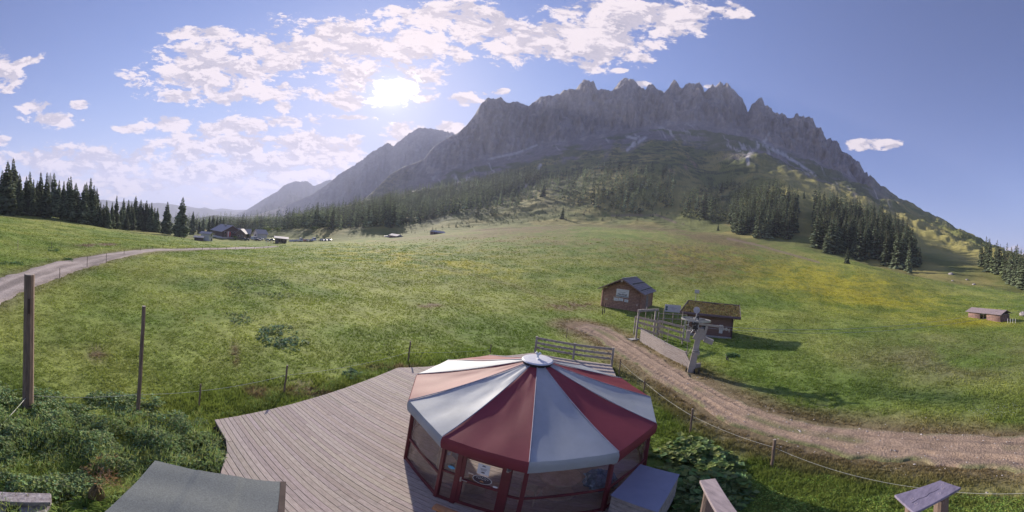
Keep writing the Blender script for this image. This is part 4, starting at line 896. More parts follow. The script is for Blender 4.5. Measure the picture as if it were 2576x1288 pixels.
def rope(name,pts,r,label,sag=.05,m=None,cat='rope'):
    b=MB()
    for a,c in zip(pts[:-1],pts[1:]):
        a=Vector(a);c=Vector(c); n=10; s=sag*(c-a).length/5
        q=[a.lerp(c,k/n)-Vector((0,0,4*s*(k/n)*(1-k/n))) for k in range(n+1)]; b.tube(q,r,5)
    return tag(b.build(name,m or ROPE),label,cat)
def ppt(x,f): X,Y,Z,h=FPP[x]; return (X,Y,Z+h*f)
S1=t2; sl=(t2[1],t2[2],t2[3]+.85)
rope('fence_wire',[(PX,PY,PZ+.55),sl,ppt(500,.72),ppt(714,.66),ppt(1026,.5),ppt(1233,.45)],.006,'thin pale wire strung from the thick left pole to the post behind the tent',.04,cat='wire')
e1=hit(2320,1290); e2=hit(2560,1275)
rope('fence_wire',[ppt(1556,.8),ppt(1619,.75),ppt(1736,.72),ppt(1942,.72),(*g(2320,1228,.15),.15),(*g(2590,1240,.2),.2)],.0055,'white rope running right along the fence beside the dirt track',.05,cat='wire')
rope('anchor_rope',[(PX,PY,PZ+.55),(*g(0,1072,-.2),-.2),(*g(-60,1110,-.25),-.25)],.012,'white rope going down left from the thick pole',.02)
# road posts
rp=[(150,700,674),(219,673,645),(267,660,637),(312,640,625),(354,631,619),(45,628,603),(130,626,608),(222,622,610),(302,624,612),(370,622,612),(384,627,618),(410,623,613),(427,622,612),(152,565,548),(445,628,620),(470,628,620),(490,628,620),(509,628,621),(528,628,620),(548,628,621),(570,628,621),(592,627,620),(618,626,619),(640,626,619),(663,626,618)]
for i,(x,yb,yt) in enumerate(rp):
    h=hit(x,yb)
    if h is None: continue
    r=ray(x,yt); d=math.hypot(h[0],h[1]); H=CZ+d*r[2]/math.hypot(r[0],r[1])-h[2]
    near=i<5; o=MB().cyl((0,0,-.2),(random.uniform(-.03,.03),0,H),.028+.00022*d,.024+.0002*d,7).build('road_post',WOODD if i not in(5,) else WOODL); o.location=h
    lb={0:'nearest wooden stake on the right side of the gravel road',1:'second nearest wooden stake beside the gravel road',2:'third stake along the right side of the gravel road',3:'fourth stake along the right side of the gravel road, near the bend',4:'fifth stake at the bend of the gravel road',5:'orange-brown stake on the grass left of the gravel road',13:'single pale stake high on the left meadow below the spruces'}.get(i,'thin wooden stake in the fence line beside the far gravel road')
    tag(o,lb,'stake','stakes beside the gravel road')
# felt-covered lean-to roof
def felt():
    Z=2.5; A,B,Cn,D_=[Vector((*g(*q,Z),Z)) for q in ((390,1160),(720,1214),(715,1288),(270,1288))]
    u=(B-A); ul=u.length; u.normalize(); v=Vector((u.y,-u.x,0)); t=empty('lean_to_shed',(0,0,0),0,'low shed roof covered in grey-green roofing felt at the bottom left','shed')
    n,mn=40,24; V=[]; L_=ul-.09; dp=2.3; F=[]
    for i in range(n+1):
        for j in range(mn+1):
            s=L_*i/n; q=dp*j/mn; p=A+u*s+v*q; w=.012*math.sin(q*7.5+math.sin(s*2)*1.2)*(.4+.6*math.sin(s*1.3+1)**2)+.006*math.sin(s*6.3+q); 
            ov=.02 if int(s/.72)%2 else 0; V.append((p.x,p.y,Z+.02-.03*q+w+ov))
    for i in range(n):
        for j in range(mn): a=i*(mn+1)+j; F.append((a,a+1,a+mn+2,a+mn+1))
    me=MB().add(V,F); me.build('roofing_felt',mat('roofing_felt',(.20,.215,.205),.95,var=.35,scale=45,bump=.002,spec=.15),t,smooth=True)
    MB().add([A+Vector((0,0,-.05)),A+u*ul+Vector((0,0,-.05)),A+u*ul+v*dp+Vector((0,0,-.12)),A+v*dp+Vector((0,0,-.12))],[(0,1,2,3)]).build('roof_boards',WOODD,t)
    MB().beam(A+u*(ul-.045)+Vector((0,0,-.015)),A+u*(ul-.045)+v*dp+Vector((0,0,-.08)),.085,.09).build('verge_board',WOODD,t)
    w=MB(); Ai=A+u*.15+v*.12
    for (p,q) in ((Ai,Ai+u*(ul-.3)),(Ai,Ai+v*(dp-.2)),(Ai+u*(ul-.3),Ai+u*(ul-.3)+v*(dp-.2))):
        for k in range(17): z=-.4+k*.165; w.beam((p.x,p.y,z+.08),(q.x,q.y,z+.08),.03,.158)
    w.build('wall_boards',WOODG,t)
felt()
# lichen-covered stone blocks
def stonewall():
    ms=mat('lichen_stone',(.46,.42,.43),.95,col2=(.15,.12,.125),scale=9,bump=.02); t=empty('stone_wall',(0,0,0),0,'stump of a lichen-covered stone wall at the bottom left corner','wall')
    r=random.Random(4)
    def blk(c,sz,rz):
        b=bmesh_block(sz,r); o=b.build('stone_block',ms,t); o.location=c; o.rotation_euler=(0,0,rz)
    def bmesh_block(sz,r):
        b=MB(); n=5; V=[];F=[]; N=[(0,0),(1,0),(1,1),(0,1)]
        import itertools
        idx={}
        for i,j,k in itertools.product(range(n+1),repeat=3):
            if 0<i<n and 0<j<n and 0<k<n: continue
            x,y,z=(i/n-.5),(j/n-.5),(k/n-.5); rr=max(0,(abs(x)*2)**6+(abs(y)*2)**6+(abs(z)*2)**6-1)*.02
            idx[i,j,k]=len(V); V.append(((x*(1-rr)+r.uniform(-.008,.008))*sz[0],(y*(1-rr)+r.uniform(-.012,.012))*sz[1],(z*(1-rr)+r.uniform(-.02,.02))*sz[2]))
        for i in range(n):
            for j in range(n):
                for k in (0,n):
                    F+= [(idx[i,j,k],idx[i+1,j,k],idx[i+1,j+1,k],idx[i,j+1,k]),(idx[i,k,j],idx[i+1,k,j],idx[i+1,k,j+1],idx[i,k,j+1]),(idx[k,i,j],idx[k,i+1,j],idx[k,i+1,j+1],idx[k,i,j+1])]
        return b.add(V,F)
    a=Vector((*g(-10,1236,.1),0)); c=Vector((*g(128,1240,.1),0)); d=(c-a).normalized(); nrm=Vector((d.y,-d.x,0)); rz=math.atan2(d.y,d.x)
    m1=a.lerp(c,.45)+nrm*.17; blk((m1.x,m1.y,0),((c-a).length*1.1,.34,.2),rz); m2=a.lerp(c,.72)+nrm*.34; blk((m2.x,m2.y,-.28),(.62,.5,.3),rz+.05); m3=a.lerp(c,.0)+nrm*.34; blk((m3.x,m3.y,-.30),(.5,.45,.28),rz-.06)
stonewall()
# balcony rail caps in front of the webcam
def balcony():
    cap=wood_grain('cap_board',(.40,.33,.33),(.22,.18,.19),.75,5,(5,1.2,5)); 
    z=5.1; P=[Vector((*g(*q,z),z)) for q in ((1760,1208),(1800,1203))]; P2=[Vector((*g(*q,z),z)) for q in ((1800,1288),(1857,1288))]
    dv=((P2[0]-P[0])+(P2[1]-P[1])); dv.normalize(); L_=1.5; w=(P[1]-P[0])
    t=empty('balcony_rail',(0,0,0),0,'pale weathered balcony rail cap board slanting out of the bottom edge','railing')
    V=[P[0],P[1],P[1]+dv*L_,P[0]+dv*L_]; b=MB().add([v-Vector((0,0,.035)) for v in V]+V,[(0,1,2,3),(4,7,6,5),(0,4,5,1),(1,5,6,2),(2,6,7,3),(3,7,4,0)]); b.build('cap_board',cap,t,bevel=.004)
    c=(P[0]+P[1])/2+dv*.12; po=MB(); po.cyl((c.x,c.y,4.2),(c.x,c.y,z-.035),.055,.052,12).cyl((c.x+dv.x*1.1,c.y+dv.y*1.1,4.2),(c.x+dv.x*1.1,c.y+dv.y*1.1,z-.035),.055,.052,12)
    for k in range(2):
        q=c+dv*(1.1*k); MB().cyl((q.x,q.y,4.2),(q.x,q.y,z-.035),.055,.052,12).build('post',MPOLE,t)
    Q=[Vector((*g(*q,z),z)) for q in ((2250,1245),(2365,1208),(2418,1226),(2300,1290))]
    t=empty('balcony_rail',(0,0,0),0,'short violet-grey board with ringed knots lying on two round posts','railing'); up=Vector((0,0,.03))
    MB().add([v-up for v in Q]+Q,[(0,1,2,3),(4,7,6,5),(0,4,5,1),(1,5,6,2),(2,6,7,3),(3,7,4,0)]).build('cap_board',wood_grain('cap_violet',(.27,.235,.31),(.15,.13,.19),.7,4,(2,6,4)),t,bevel=.004)
    e1=(Q[0]+Q[3])/2; e2=(Q[1]+Q[2])/2; ax=(e2-e1)
    for f,r in ((.16,.05),(.80,.062)):
        c=e1+ax*f; MB().cyl((c.x,c.y,4.2),(c.x,c.y,z-.03),r,r*.97,14).build('post',MPOLE,t)
    kn=MB()
    wv=(Q[1]-Q[2]).normalized(); axn=ax.normalized()
    for f,s in ((.90,.035),(.80,-.01),(.62,-.055),(.20,.02),(.12,-.06)):
        c=e1+ax*f+wv*s; MB().ring((c.x,c.y,z+.0012),.013,.0035,.002,16).build('knot_ring',mat('knot_rim',(.42,.36,.42),.7),t)
    # crack along the grain
    ck=MB(); pts=[e1+ax*f+wv*s+Vector((0,0,.0012)) for f,s in ((.1,-.03),(.25,-.012),(.4,-.02),(.52,.002),(.62,-.004),(.74,.004))]; ck.tube(pts,.0018,4); ck.build('crack',DKMET,t)
    f=MB().prism([(-.9,-2.2),(1.9,-2.2),(3.0,-.6),(3.05,.45),(2.2,.9),(1.75,1.9),(1.3,2.0),(-.9,.9)],4.05,4.2).build('balcony_floor',WOODG); tag(f,kind='structure')
balcony()
# ================================================================ log hut with the signs
def txt(body,size,m,parent,loc,rot,ext=.004,ax='CENTER',bold=False):
    c=bpy.data.curves.new('lettering','FONT'); c.body=body; c.size=size; c.extrude=ext; c.align_x=ax; c.align_y='CENTER'
    if bold: c.offset=size*.018
    c.materials.append(m); q=bpy.data.objects.new('lettering',c); sc.collection.objects.link(q); me=bpy.data.meshes.new_from_object(q.evaluated_get(bpy.context.evaluated_depsgraph_get())); bpy.data.objects.remove(q); o=bpy.data.objects.new('lettering',me); sc.collection.objects.link(o); o.parent=parent; o.location=loc; o.rotation_euler=rot; return o
def loghut():
    rz=math.radians(-38); X,Y=12.55,41.2; W_,D_,HE,HR=5.25,5.4,2.35,3.75
    z0=min(gz(X,Y),gz(X+4,Y-3))+.12; t=empty('log_hut',(X,Y,z0),rz,'brown log hut with white signs on its gable, above the ski-lift station','hut')
    wl=MB(); n=12; 
    def logs(a,b,z): wl.cyl(a+Vector((0,0,z)),b+Vector((0,0,z)),.105,.105,8)
    c=[Vector((0,0,0)),Vector((W_,0,0)),Vector((W_,D_,0)),Vector((0,D_,0))]
    for k in range(13):
        z=-.25+k*.2
        for i in range(4):
            d=(c[(i+1)%4]-c[i]).normalized()*.2; logs(c[i]-d,c[(i+1)%4]+d,z+(.1 if i%2 else 0))
    for k in range(7):   # gable logs
        z=HE+k*.2; f=(z-HE)/(HR-HE); a=W_/2*f
        if a<W_/2-.15:
            for y in (0,D_): logs(Vector((a+.1,y,0)),Vector((W_-a-.1,y,0)),z)
    MB().prism([(.02,.02),(W_-.02,.02),(W_-.02,D_-.02),(.02,D_-.02)],-.3,HE).build('wall_core',WOODD,t)
    wl.build('log_walls',WOODB,t,smooth=True)
    O=.75; sl=(HR-HE)/(W_/2); 
    rf=MB()
    for s in (-1,1):
        a=Vector((W_/2,-O,HR+.22)); b=Vector((W_/2+s*(W_/2+.55),-O,HR+.22-sl*(W_/2+.55))); e=Vector((0,D_+2*O-.2,0)); nn=12
        for k in range(nn):   # shingle courses
            p=a.lerp(b,k/nn);q=a.lerp(b,(k+1.08)/nn); h=Vector((0,0,.05)); up=Vector((0,0,.025)); rf.add([p,q+up,q+up+e,p+e,p-h,q+up-h,q+up+e-h,p+e-h],[(0,1,2,3),(4,7,6,5),(0,4,5,1),(1,5,6,2),(2,6,7,3),(3,7,4,0)])
    r_=rf.build('roof',mat('slate_shingle',(.31,.27,.27),.8,var=.4,scale=6,bump=.01,spec=.2),t)
    MB().beam((W_/2,-O,HR+.27),(W_/2,D_+O-.2,HR+.27),.2,.06).build('ridge_cap',METAL,r_)
    for s in (1,):
        for f in (.42,.80):
            p=Vector((W_/2,.0,HR+.22)).lerp(Vector((W_/2+W_/2+.55,0,HR+.22-sl*(W_/2+.55))),f); MB().beam((p.x,-O+.5,p.z+.14),(p.x,D_+.3,p.z+.14),.06,.10).build('snow_guard',DKMET,r_)
    vb=MB()
    for s in (-1,1): vb.beam((W_/2,-O-.02,HR+.10),(W_/2+s*(W_/2+.55),-O-.02,HR+.10-sl*(W_/2+.55)),.04,.17,up=(0,1,0))
    vb.build('verge_board',WOODB,t); MB().cyl((W_/2,-O-.08,HR-.08),(W_/2,0,HR-.08),.16,.16,12).build('ridge_log',WOODL,t)
    R90=(math.radians(90),0,0); y=-.13
    DK=mat('sign_black',(.03,.04,.04),.6); GB=mat('sign_grey',(.20,.24,.25),.6)
    sg=MB().box((W_/2+.05,y,2.02),(1.72,.04,1.05)).build('main_sign',WHITE,t,bevel=.005)
    fr=MB(); 
    for a,b in (((-.86,-.525),(.86,-.525)),((.86,-.525),(.86,.525)),((.86,.525),(-.86,.525)),((-.86,.525),(-.86,-.525))): fr.beam((W_/2+.05+a[0],y-.03,2.02+a[1]),(W_/2+.05+b[0],y-.03,2.02+b[1]),.04,.04,up=(0,1,0))
    fr.build('sign_frame',WOODL,sg)
    MB().box((W_/2+.05,y-.024,1.61),(1.62,.01,.14)).build('colour_band',GB,sg)
    txt('Schlepplift',.20,GB,sg,(W_/2+.05,y-.03,2.15),R90); txt('Hochkeil',.36,DK,sg,(W_/2+.05,y-.03,1.86),R90,bold=True)
    mt=MB(); pk=[(-.75,.28),(-.6,.36),(-.45,.31),(-.28,.40),(-.1,.35),(.05,.43),(.2,.37),(.35,.40),(.5,.33),(.66,.36),(.78,.29)]
    for a,b in zip(pk[:-1],pk[1:]): mt.beam((W_/2+.05+a[0],y-.025,2.02+a[1]),(W_/2+.05+b[0],y-.025,2.02+b[1]),.012,.018,up=(0,1,0))
    mt.build('mountain_line',GB,sg)
    for dx,w,l in ((-.78,.52,'left'),(-.12,.62,'middle'),(.62,.50,'right')):
        b=MB().box((W_/2+.05+dx,y-.05,1.12+(.05 if l=='middle' else 0)),(w,.03,.36)).build('notice_board',WHITE,t); b['label']=l+' white notice board under the main sign'
        k=MB()
        for q in range(3): k.box((W_/2+.05+dx,y-.068,1.18-q*.08),(w*.7,.004,.02))
        k.build('text_lines',GB,b)
    MB().box((W_/2-.72,y-.02,1.2),(.85,.02,.55)).build('old_board',WOODL,t)
    MB().box((.55,y-.01,.95),(.42,.03,.20)).build('small_board',WOODL,t); MB().box((W_-.5,y-.01,.75),(.22,.03,.25)).build('small_board',WOODL,t)
    d=MB().box((W_+.12,D_*.45,.95),(.05,.9,1.9)).build('side_door',WOODG,t); MB().box((W_+.16,D_*.45-.35,1.),(.04,.03,.12)).build('handle',METAL,d)
    MB().box((W_+.55,D_*.2,.6),(.08,.08,1.9)).build('eave_prop',WOODG,t)
loghut()
for x,yb,yt in ((1515,791,765),(1520,788,763)):
    X,Y,Z,h=at_px(x,yb,yt); o=MB().cyl((0,0,-.2),(0,0,h),.05,.05,7).build('short_post',WOODD); o.location=(X,Y,Z); tag(o,'short dark post of the pair at the left corner of the log hut','post','short post pair by the log hut')
# ================================================================ ski-lift station
def lifthut():
    rz=math.radians(-40); pr=Vector((20.6,24.7,0)); d=Vector((math.cos(rz),math.sin(rz),0)); W_=4.4; pl=pr-d*W_; D_=3.0; z0=gz(pr.x,pr.y)-.02; H=2.15
    t=empty('lift_hut',(pl.x,pl.y,z0),rz,'low brown lift hut with a grass-grown roof','hut')
    MB().prism([(0,0),(W_,0),(W_,D_),(0,D_)],.18,H).build('walls',mat('dark_cladding',(.19,.11,.095),.8,var=.35,scale=4,stretch=(.4,1,6),bump=.01),t); MB().prism([(-.05,-.05),(W_+.05,-.05),(W_+.05,D_+.05),(-.05,D_+.05)],-.6,.18).build('plinth',CONC,t)
    for x,y in ((0,0),(W_,0),(W_,D_)): MB().box((x,y-.0,H/2+.1),(.12,.12,H-.2)).build('corner_board',WOODD,t)
    f=MB().box((1.0,-.03,1.45),(1.15,.05,.75)).build('window',WOODD,t); MB().box((1.0,-.062,1.45),(1.0,.012,.62)).build('pane',PANE,f)
    O=.55; z1,z2=H+.02,H+.75; a=[(-.75,-O,z1),(W_+.75,-O,z1),(W_+.6,D_+.35,z2),(-.6,D_+.35,z2)]; up=Vector((0,0,.13)); v=[Vector(p) for p in a]
    rf=MB().add([p for p in v]+[p+up for p in v],[(0,3,2,1),(4,5,6,7),(0,1,5,4),(1,2,6,5),(2,3,7,6),(3,0,4,7)]).build('roof',WOODD,t)
    e=MB(); 
    for p,q in ((v[0],v[1]),(v[1],v[2]),(v[2],v[3]),(v[3],v[0])): e.beam(p+up*.8,q+up*.8,.05,.26)
    e.build('fascia',mat('violet_fascia',(.16,.115,.12),.6,var=.2),rf)
    gt=MB().cyl(v[0]+Vector((0,-.09,.04)),v[1]+Vector((0,-.09,.04)),.065,.065,10); gt.cyl((W_+.25,-O,z1),(W_+.05,-.1,z1-.3),.035,.035,7).cyl((W_+.05,-.1,z1-.3),(W_+.05,-.1,.1),.035,.035,7); gt.build('gutter',mat('copper_brown',(.14,.085,.07),.5,.4),rf)
    # roof vegetation: clumps of grass and stonecrop
    r=np.random.default_rng(9); n=5200; s=r.random(n);q=r.random(n); P=np.array([v[0].lerp(v[1],float(a_)).lerp(v[3].lerp(v[2],float(a_)),float(b_))+up for a_,b_ in zip(s*.97+.015,q*.96+.02)])
    hgt=.05+.14*np.clip(fbm(P[:,0]*2.6,P[:,1]*2.6,8,3)*1.8-.4,0,1); w=.035; a_=r.random(n)*6.28; V=np.stack([P+np.stack([np.cos(a_)*w,np.sin(a_)*w,0*a_],-1),P-np.stack([np.cos(a_)*w,np.sin(a_)*w,0*a_],-1),P+np.stack([r.normal(0,.03,n),r.normal(0,.03,n),hgt],-1)],1).reshape(-1,3)
    k=fbm(P[:,0]*2,P[:,1]*3,18,3)[:,None]; col=(np.array([.26,.21,.10])*(1-k)+np.array([.19,.20,.07])*k)*r.uniform(.6,1.4,(n,1)); col=np.where(r.random((n,1))<.25,np.array([[.17,.09,.06]]),col)
    npmesh('turf',V,np.arange(3*n).reshape(-1,3),MLF,fcol=col,parent=rf)
    MB().add([tuple(v[i]+up*1.04) for i in range(4)],[(0,1,2,3)]).build('turf_soil',mat('roof_soil',(.13,.11,.06),.95,var=.5,scale=8,bump=.03),rf)
    # meter box, ladder
    MB().box((W_-1.05,-.12,.95),(.34,.2,.85)).build('meter_box',mat('grey_box',(.50,.50,.50),.6,var=.1),t,bevel=.01)
    la=empty('ladder',(0,0,0),0,'short aluminium ladder leaning on the lift hut wall','ladder'); m=la; M4=Matrix.Translation((pl.x,pl.y,z0))@Matrix.Rotation(rz,4,'Z')
    def W3(p): return M4@Vector(p)
    for x in (-.10,.22): MB().beam(W3((x,-.85,-.1)),W3((x,-.62,2.0)),.035,.06).build('side_rail',METAL,la)
    for k in range(8): z=.1+k*.26; MB().beam(W3((-.10,-.84+.11*z,z)),W3((.22,-.84+.11*z,z)),.03,.03).build('rung',METAL,la)
    return M4
LM=lifthut()
def tower():
    bx,by=11.95,18.05; z0=gz(bx,by); t=empty('lift_tower',(bx,by,z0),math.radians(-33),'cream ski-lift tower carrying a large spoked cable wheel','lift tower')
    # local x to the right in view, y away
    m=MB()
    def tap(z1,z2,w1,w2,x1,x2,dd1,dd2,mi=0):
        vs=[]
        for (z,w,x,dd) in ((z1,w1,x1,dd1),(z2,w2,x2,dd2)): vs+= [(x-w/2,-dd/2,z),(x+w/2,-dd/2,z),(x+w/2,dd/2,z),(x-w/2,dd/2,z)]
        m.add(vs,[(0,3,2,1),(4,5,6,7),(0,1,5,4),(1,2,6,5),(2,3,7,6),(3,0,4,7)],mi)
    tap(-.1,1.35,.46,.40,0,.14,.42,.36); tap(1.35,2.55,.40,.34,.14,.26,.36,.34)
    m.build('column',TOWER,t,bevel=.008)
    MB().box((.2,-.05,1.42),(.52,.5,.16)).box((.2,-.06,1.62),(.40,.46,.03)).build('collar',TOWER,t)
    MB().box((.1,.0,-.12),(1.3,1.0,.22)).build('foundation',CONC,t)
    for x in (-.3,.22,.52): MB().cyl((x,-.3,-.05),(x,-.3,.32),.05,.05,8).build('anchor_cap',BLACK,t)
    h=MB().box((.42,.05,2.75),(.5,.45,.75),0,0,Matrix.Rotation(math.radians(-14),3,'Y')).box((.15,.0,2.6),(.35,.4,.5),0,0,Matrix.Rotation(math.radians(20),3,'Y')); h.build('head_frame',TOWER,t,bevel=.01)
    MB().box((.95,.2,2.3),(.62,.42,.34),0,0,Matrix.Rotation(math.radians(18),3,'Y')).build('drive_cover',TOWER,t,bevel=.015)
    MB().box((-.42,.05,2.55),(.26,.34,.75),0,0,Matrix.Rotation(math.radians(6),3,'Y')).cyl((-.42,-.02,2.2),(-.35,-.05,1.2),.02,.02,6).cyl((-.35,-.05,1.2),(-.12,0,1.75),.02,.02,6).build('counter_box',TOWER,t,bevel=.01)
    mb=MB().cyl((.1,0,2.9),(.1,0,4.0),.09,.09,10).cyl((.55,.2,3.0),(.55,.2,3.35),.17,.15,12).cyl((-.1,.1,3.0),(-.1,.1,3.3),.12,.12,10); mb.build('drive_shaft',DKMET,t)
    tl=Matrix.Rotation(math.radians(2),3,'Y')@Matrix.Rotation(math.radians(-3),3,'X')
    w=empty('cable_wheel',(.0,0,3.72)); w.parent=t
    MB().ring((0,0,0),.98,.07,.10,44,0,tl).build('rim',METAL,w); MB().ring((0,0,-.05),.90,.03,.03,40,0,tl).build('inner_ring',DKMET,w); sp=MB().cyl((0,0,-.12),(0,0,.12),.14,.14,14)
    for k in range(8): a=k*math.pi/4+.2; sp.beam((0,0,0),tuple(tl@Vector((.92*math.cos(a),.92*math.sin(a),0))),.05,.06)
    sp.build('spokes',METAL,w)
    MB().beam((.1,.05,3.45),(1.85,.25,3.32),.09,.13).build('cross_arm',TOWER,t)
    sh=MB()
    for x in (1.65,1.85,2.05): sh.cyl((x,.1,3.20),(x,.17,3.20),.10,.10,12)
    sh.beam((1.55,.14,3.22),(2.25,.14,3.16),.04,.06).beam((2.25,.14,3.0),(2.25,.14,3.25),.04,.05); sh.build('sheave_train',METAL,t)
    gi=MB(); r=random.Random(2)
    for k in range(26):
        c=(-.55+r.random()*1.0,r.uniform(-.25,.2),2.75+r.random()*.8); q=r.choice((0,1,2)); 
        if q==0: gi.box(c,(r.uniform(.05,.16),.08,r.uniform(.05,.18)),r.random())
        elif q==1: gi.cyl(c,(c[0]+r.uniform(-.2,.2),c[1]+.05,c[2]+r.uniform(.05,.3)),.025,.025,6)
        else: gi.cyl(c,(c[0],c[1]+.06,c[2]),.06,.06,8)
    gi.beam((-.75,-.1,3.35),(-.2,0,3.12),.03,.04).beam((-.75,-.1,3.35),(-.75,-.1,3.55),.03,.04).beam((-.55,0,3.02),(.0,0,3.02),.04,.05); gi.build('grip_mechanism',METAL,t)
    pl_=MB().box((.38,-.05,3.12),(.3,.3,.12)).beam((.62,-.1,2.6),(.75,-.1,3.35),.05,.16); pl_.build('brackets',TOWER,t)
    MB().cyl((-.02,0,3.85),(.02,.02,4.18),.04,.03,8).build('dish_arm',METAL,t); MB().cyl((-.02,-.06,4.38),(-.02,-.02,4.38),.22,.22,24).build('round_disc',mat('disc_grey',(.42,.42,.47),.5),t)
    cab=lambda dy,dz,l: rope('lift_cable',[(bx+.3,by+dy,z0+3.35+dz),(60.,.0+dy*3,2.55+dz*6),(120,-24,3.8)],.013,l,.04,METAL,'cable')
    cab(0,0,'upper steel cable of the ski lift stretching to the right'); cab(-.25,-.12,'lower steel cable of the ski lift stretching to the right')
    return t
tower()
def ramp():
    pts=[Vector((*hit(1610,858)[:2],0)),Vector((*hit(1668,893)[:2],0)),Vector((*hit(1722,921)[:2],0)),Vector((*hit(1734,927.5)[:2],0))]
    t=empty('plank_wall',(0,0,0),0,'whitish weathered plank wall curving down to the lift tower','plank wall'); 
    hs=[(1.15,1.15),(1.12,1.12),(1.12,.62),]; m=MB()
    for (a,b),(h0,h1) in zip(zip(pts[:-1],pts[1:]),hs):
        z0=gz(a.x,a.y)-.1;z1=gz(b.x,b.y)-.1; n=8
        for k in range(n):
            f0,f1=k/n,(k+.87)/n; A=Vector((a.x,a.y,z0+h0*f0));B=Vector((b.x,b.y,z1+h1*f0));C_=Vector((b.x,b.y,z1+h1*f1));D_=Vector((a.x,a.y,z0+h0*f1)); nn=Vector(((b-a).y,-(b-a).x,0)).normalized()*.035; nn=nn*(1+.2*math.sin(k*3))
            V=[A,B,C_,D_,A+nn,B+nn,C_+nn,D_+nn]; m.add(V,[(0,1,2,3),(4,7,6,5),(0,4,5,1),(1,5,6,2),(2,6,7,3),(3,7,4,0)])
    m.build('planks',mat('whitewashed_planks',(.50,.44,.41),.9,col2=(.25,.20,.18),scale=4,bump=.01,stretch=(.6,.6,7)),t)
    for i,p in enumerate(pts):
        h=(1.2,1.18,1.16,.95)[i]; z=gz(p.x,p.y); d=Vector((p.y,-p.x,0)).normalized()*.0; MB().box((p.x+.06,p.y+.06,z+h/2-.12),(.10,.10,h+.2),.4).build('post',WOODG,t)
    tp=MB()
    for (a,b),(h0,h1) in zip(zip(pts[:2],pts[1:3]),hs): tp.beam((a.x,a.y,gz(a.x,a.y)+h0-.07),(b.x,b.y,gz(b.x,b.y)+h1-.07),.12,.04)
    tp.build('top_board',WOODG,t)
    e=hit(1734,927)[:2]; f=hit(1761,925)[:2]; z=gz(*e); MB().beam((e[0],e[1],z+.16),(f[0],f[1],z+.16),.12,.42).build('end_box',WOODG,t)
ramp()
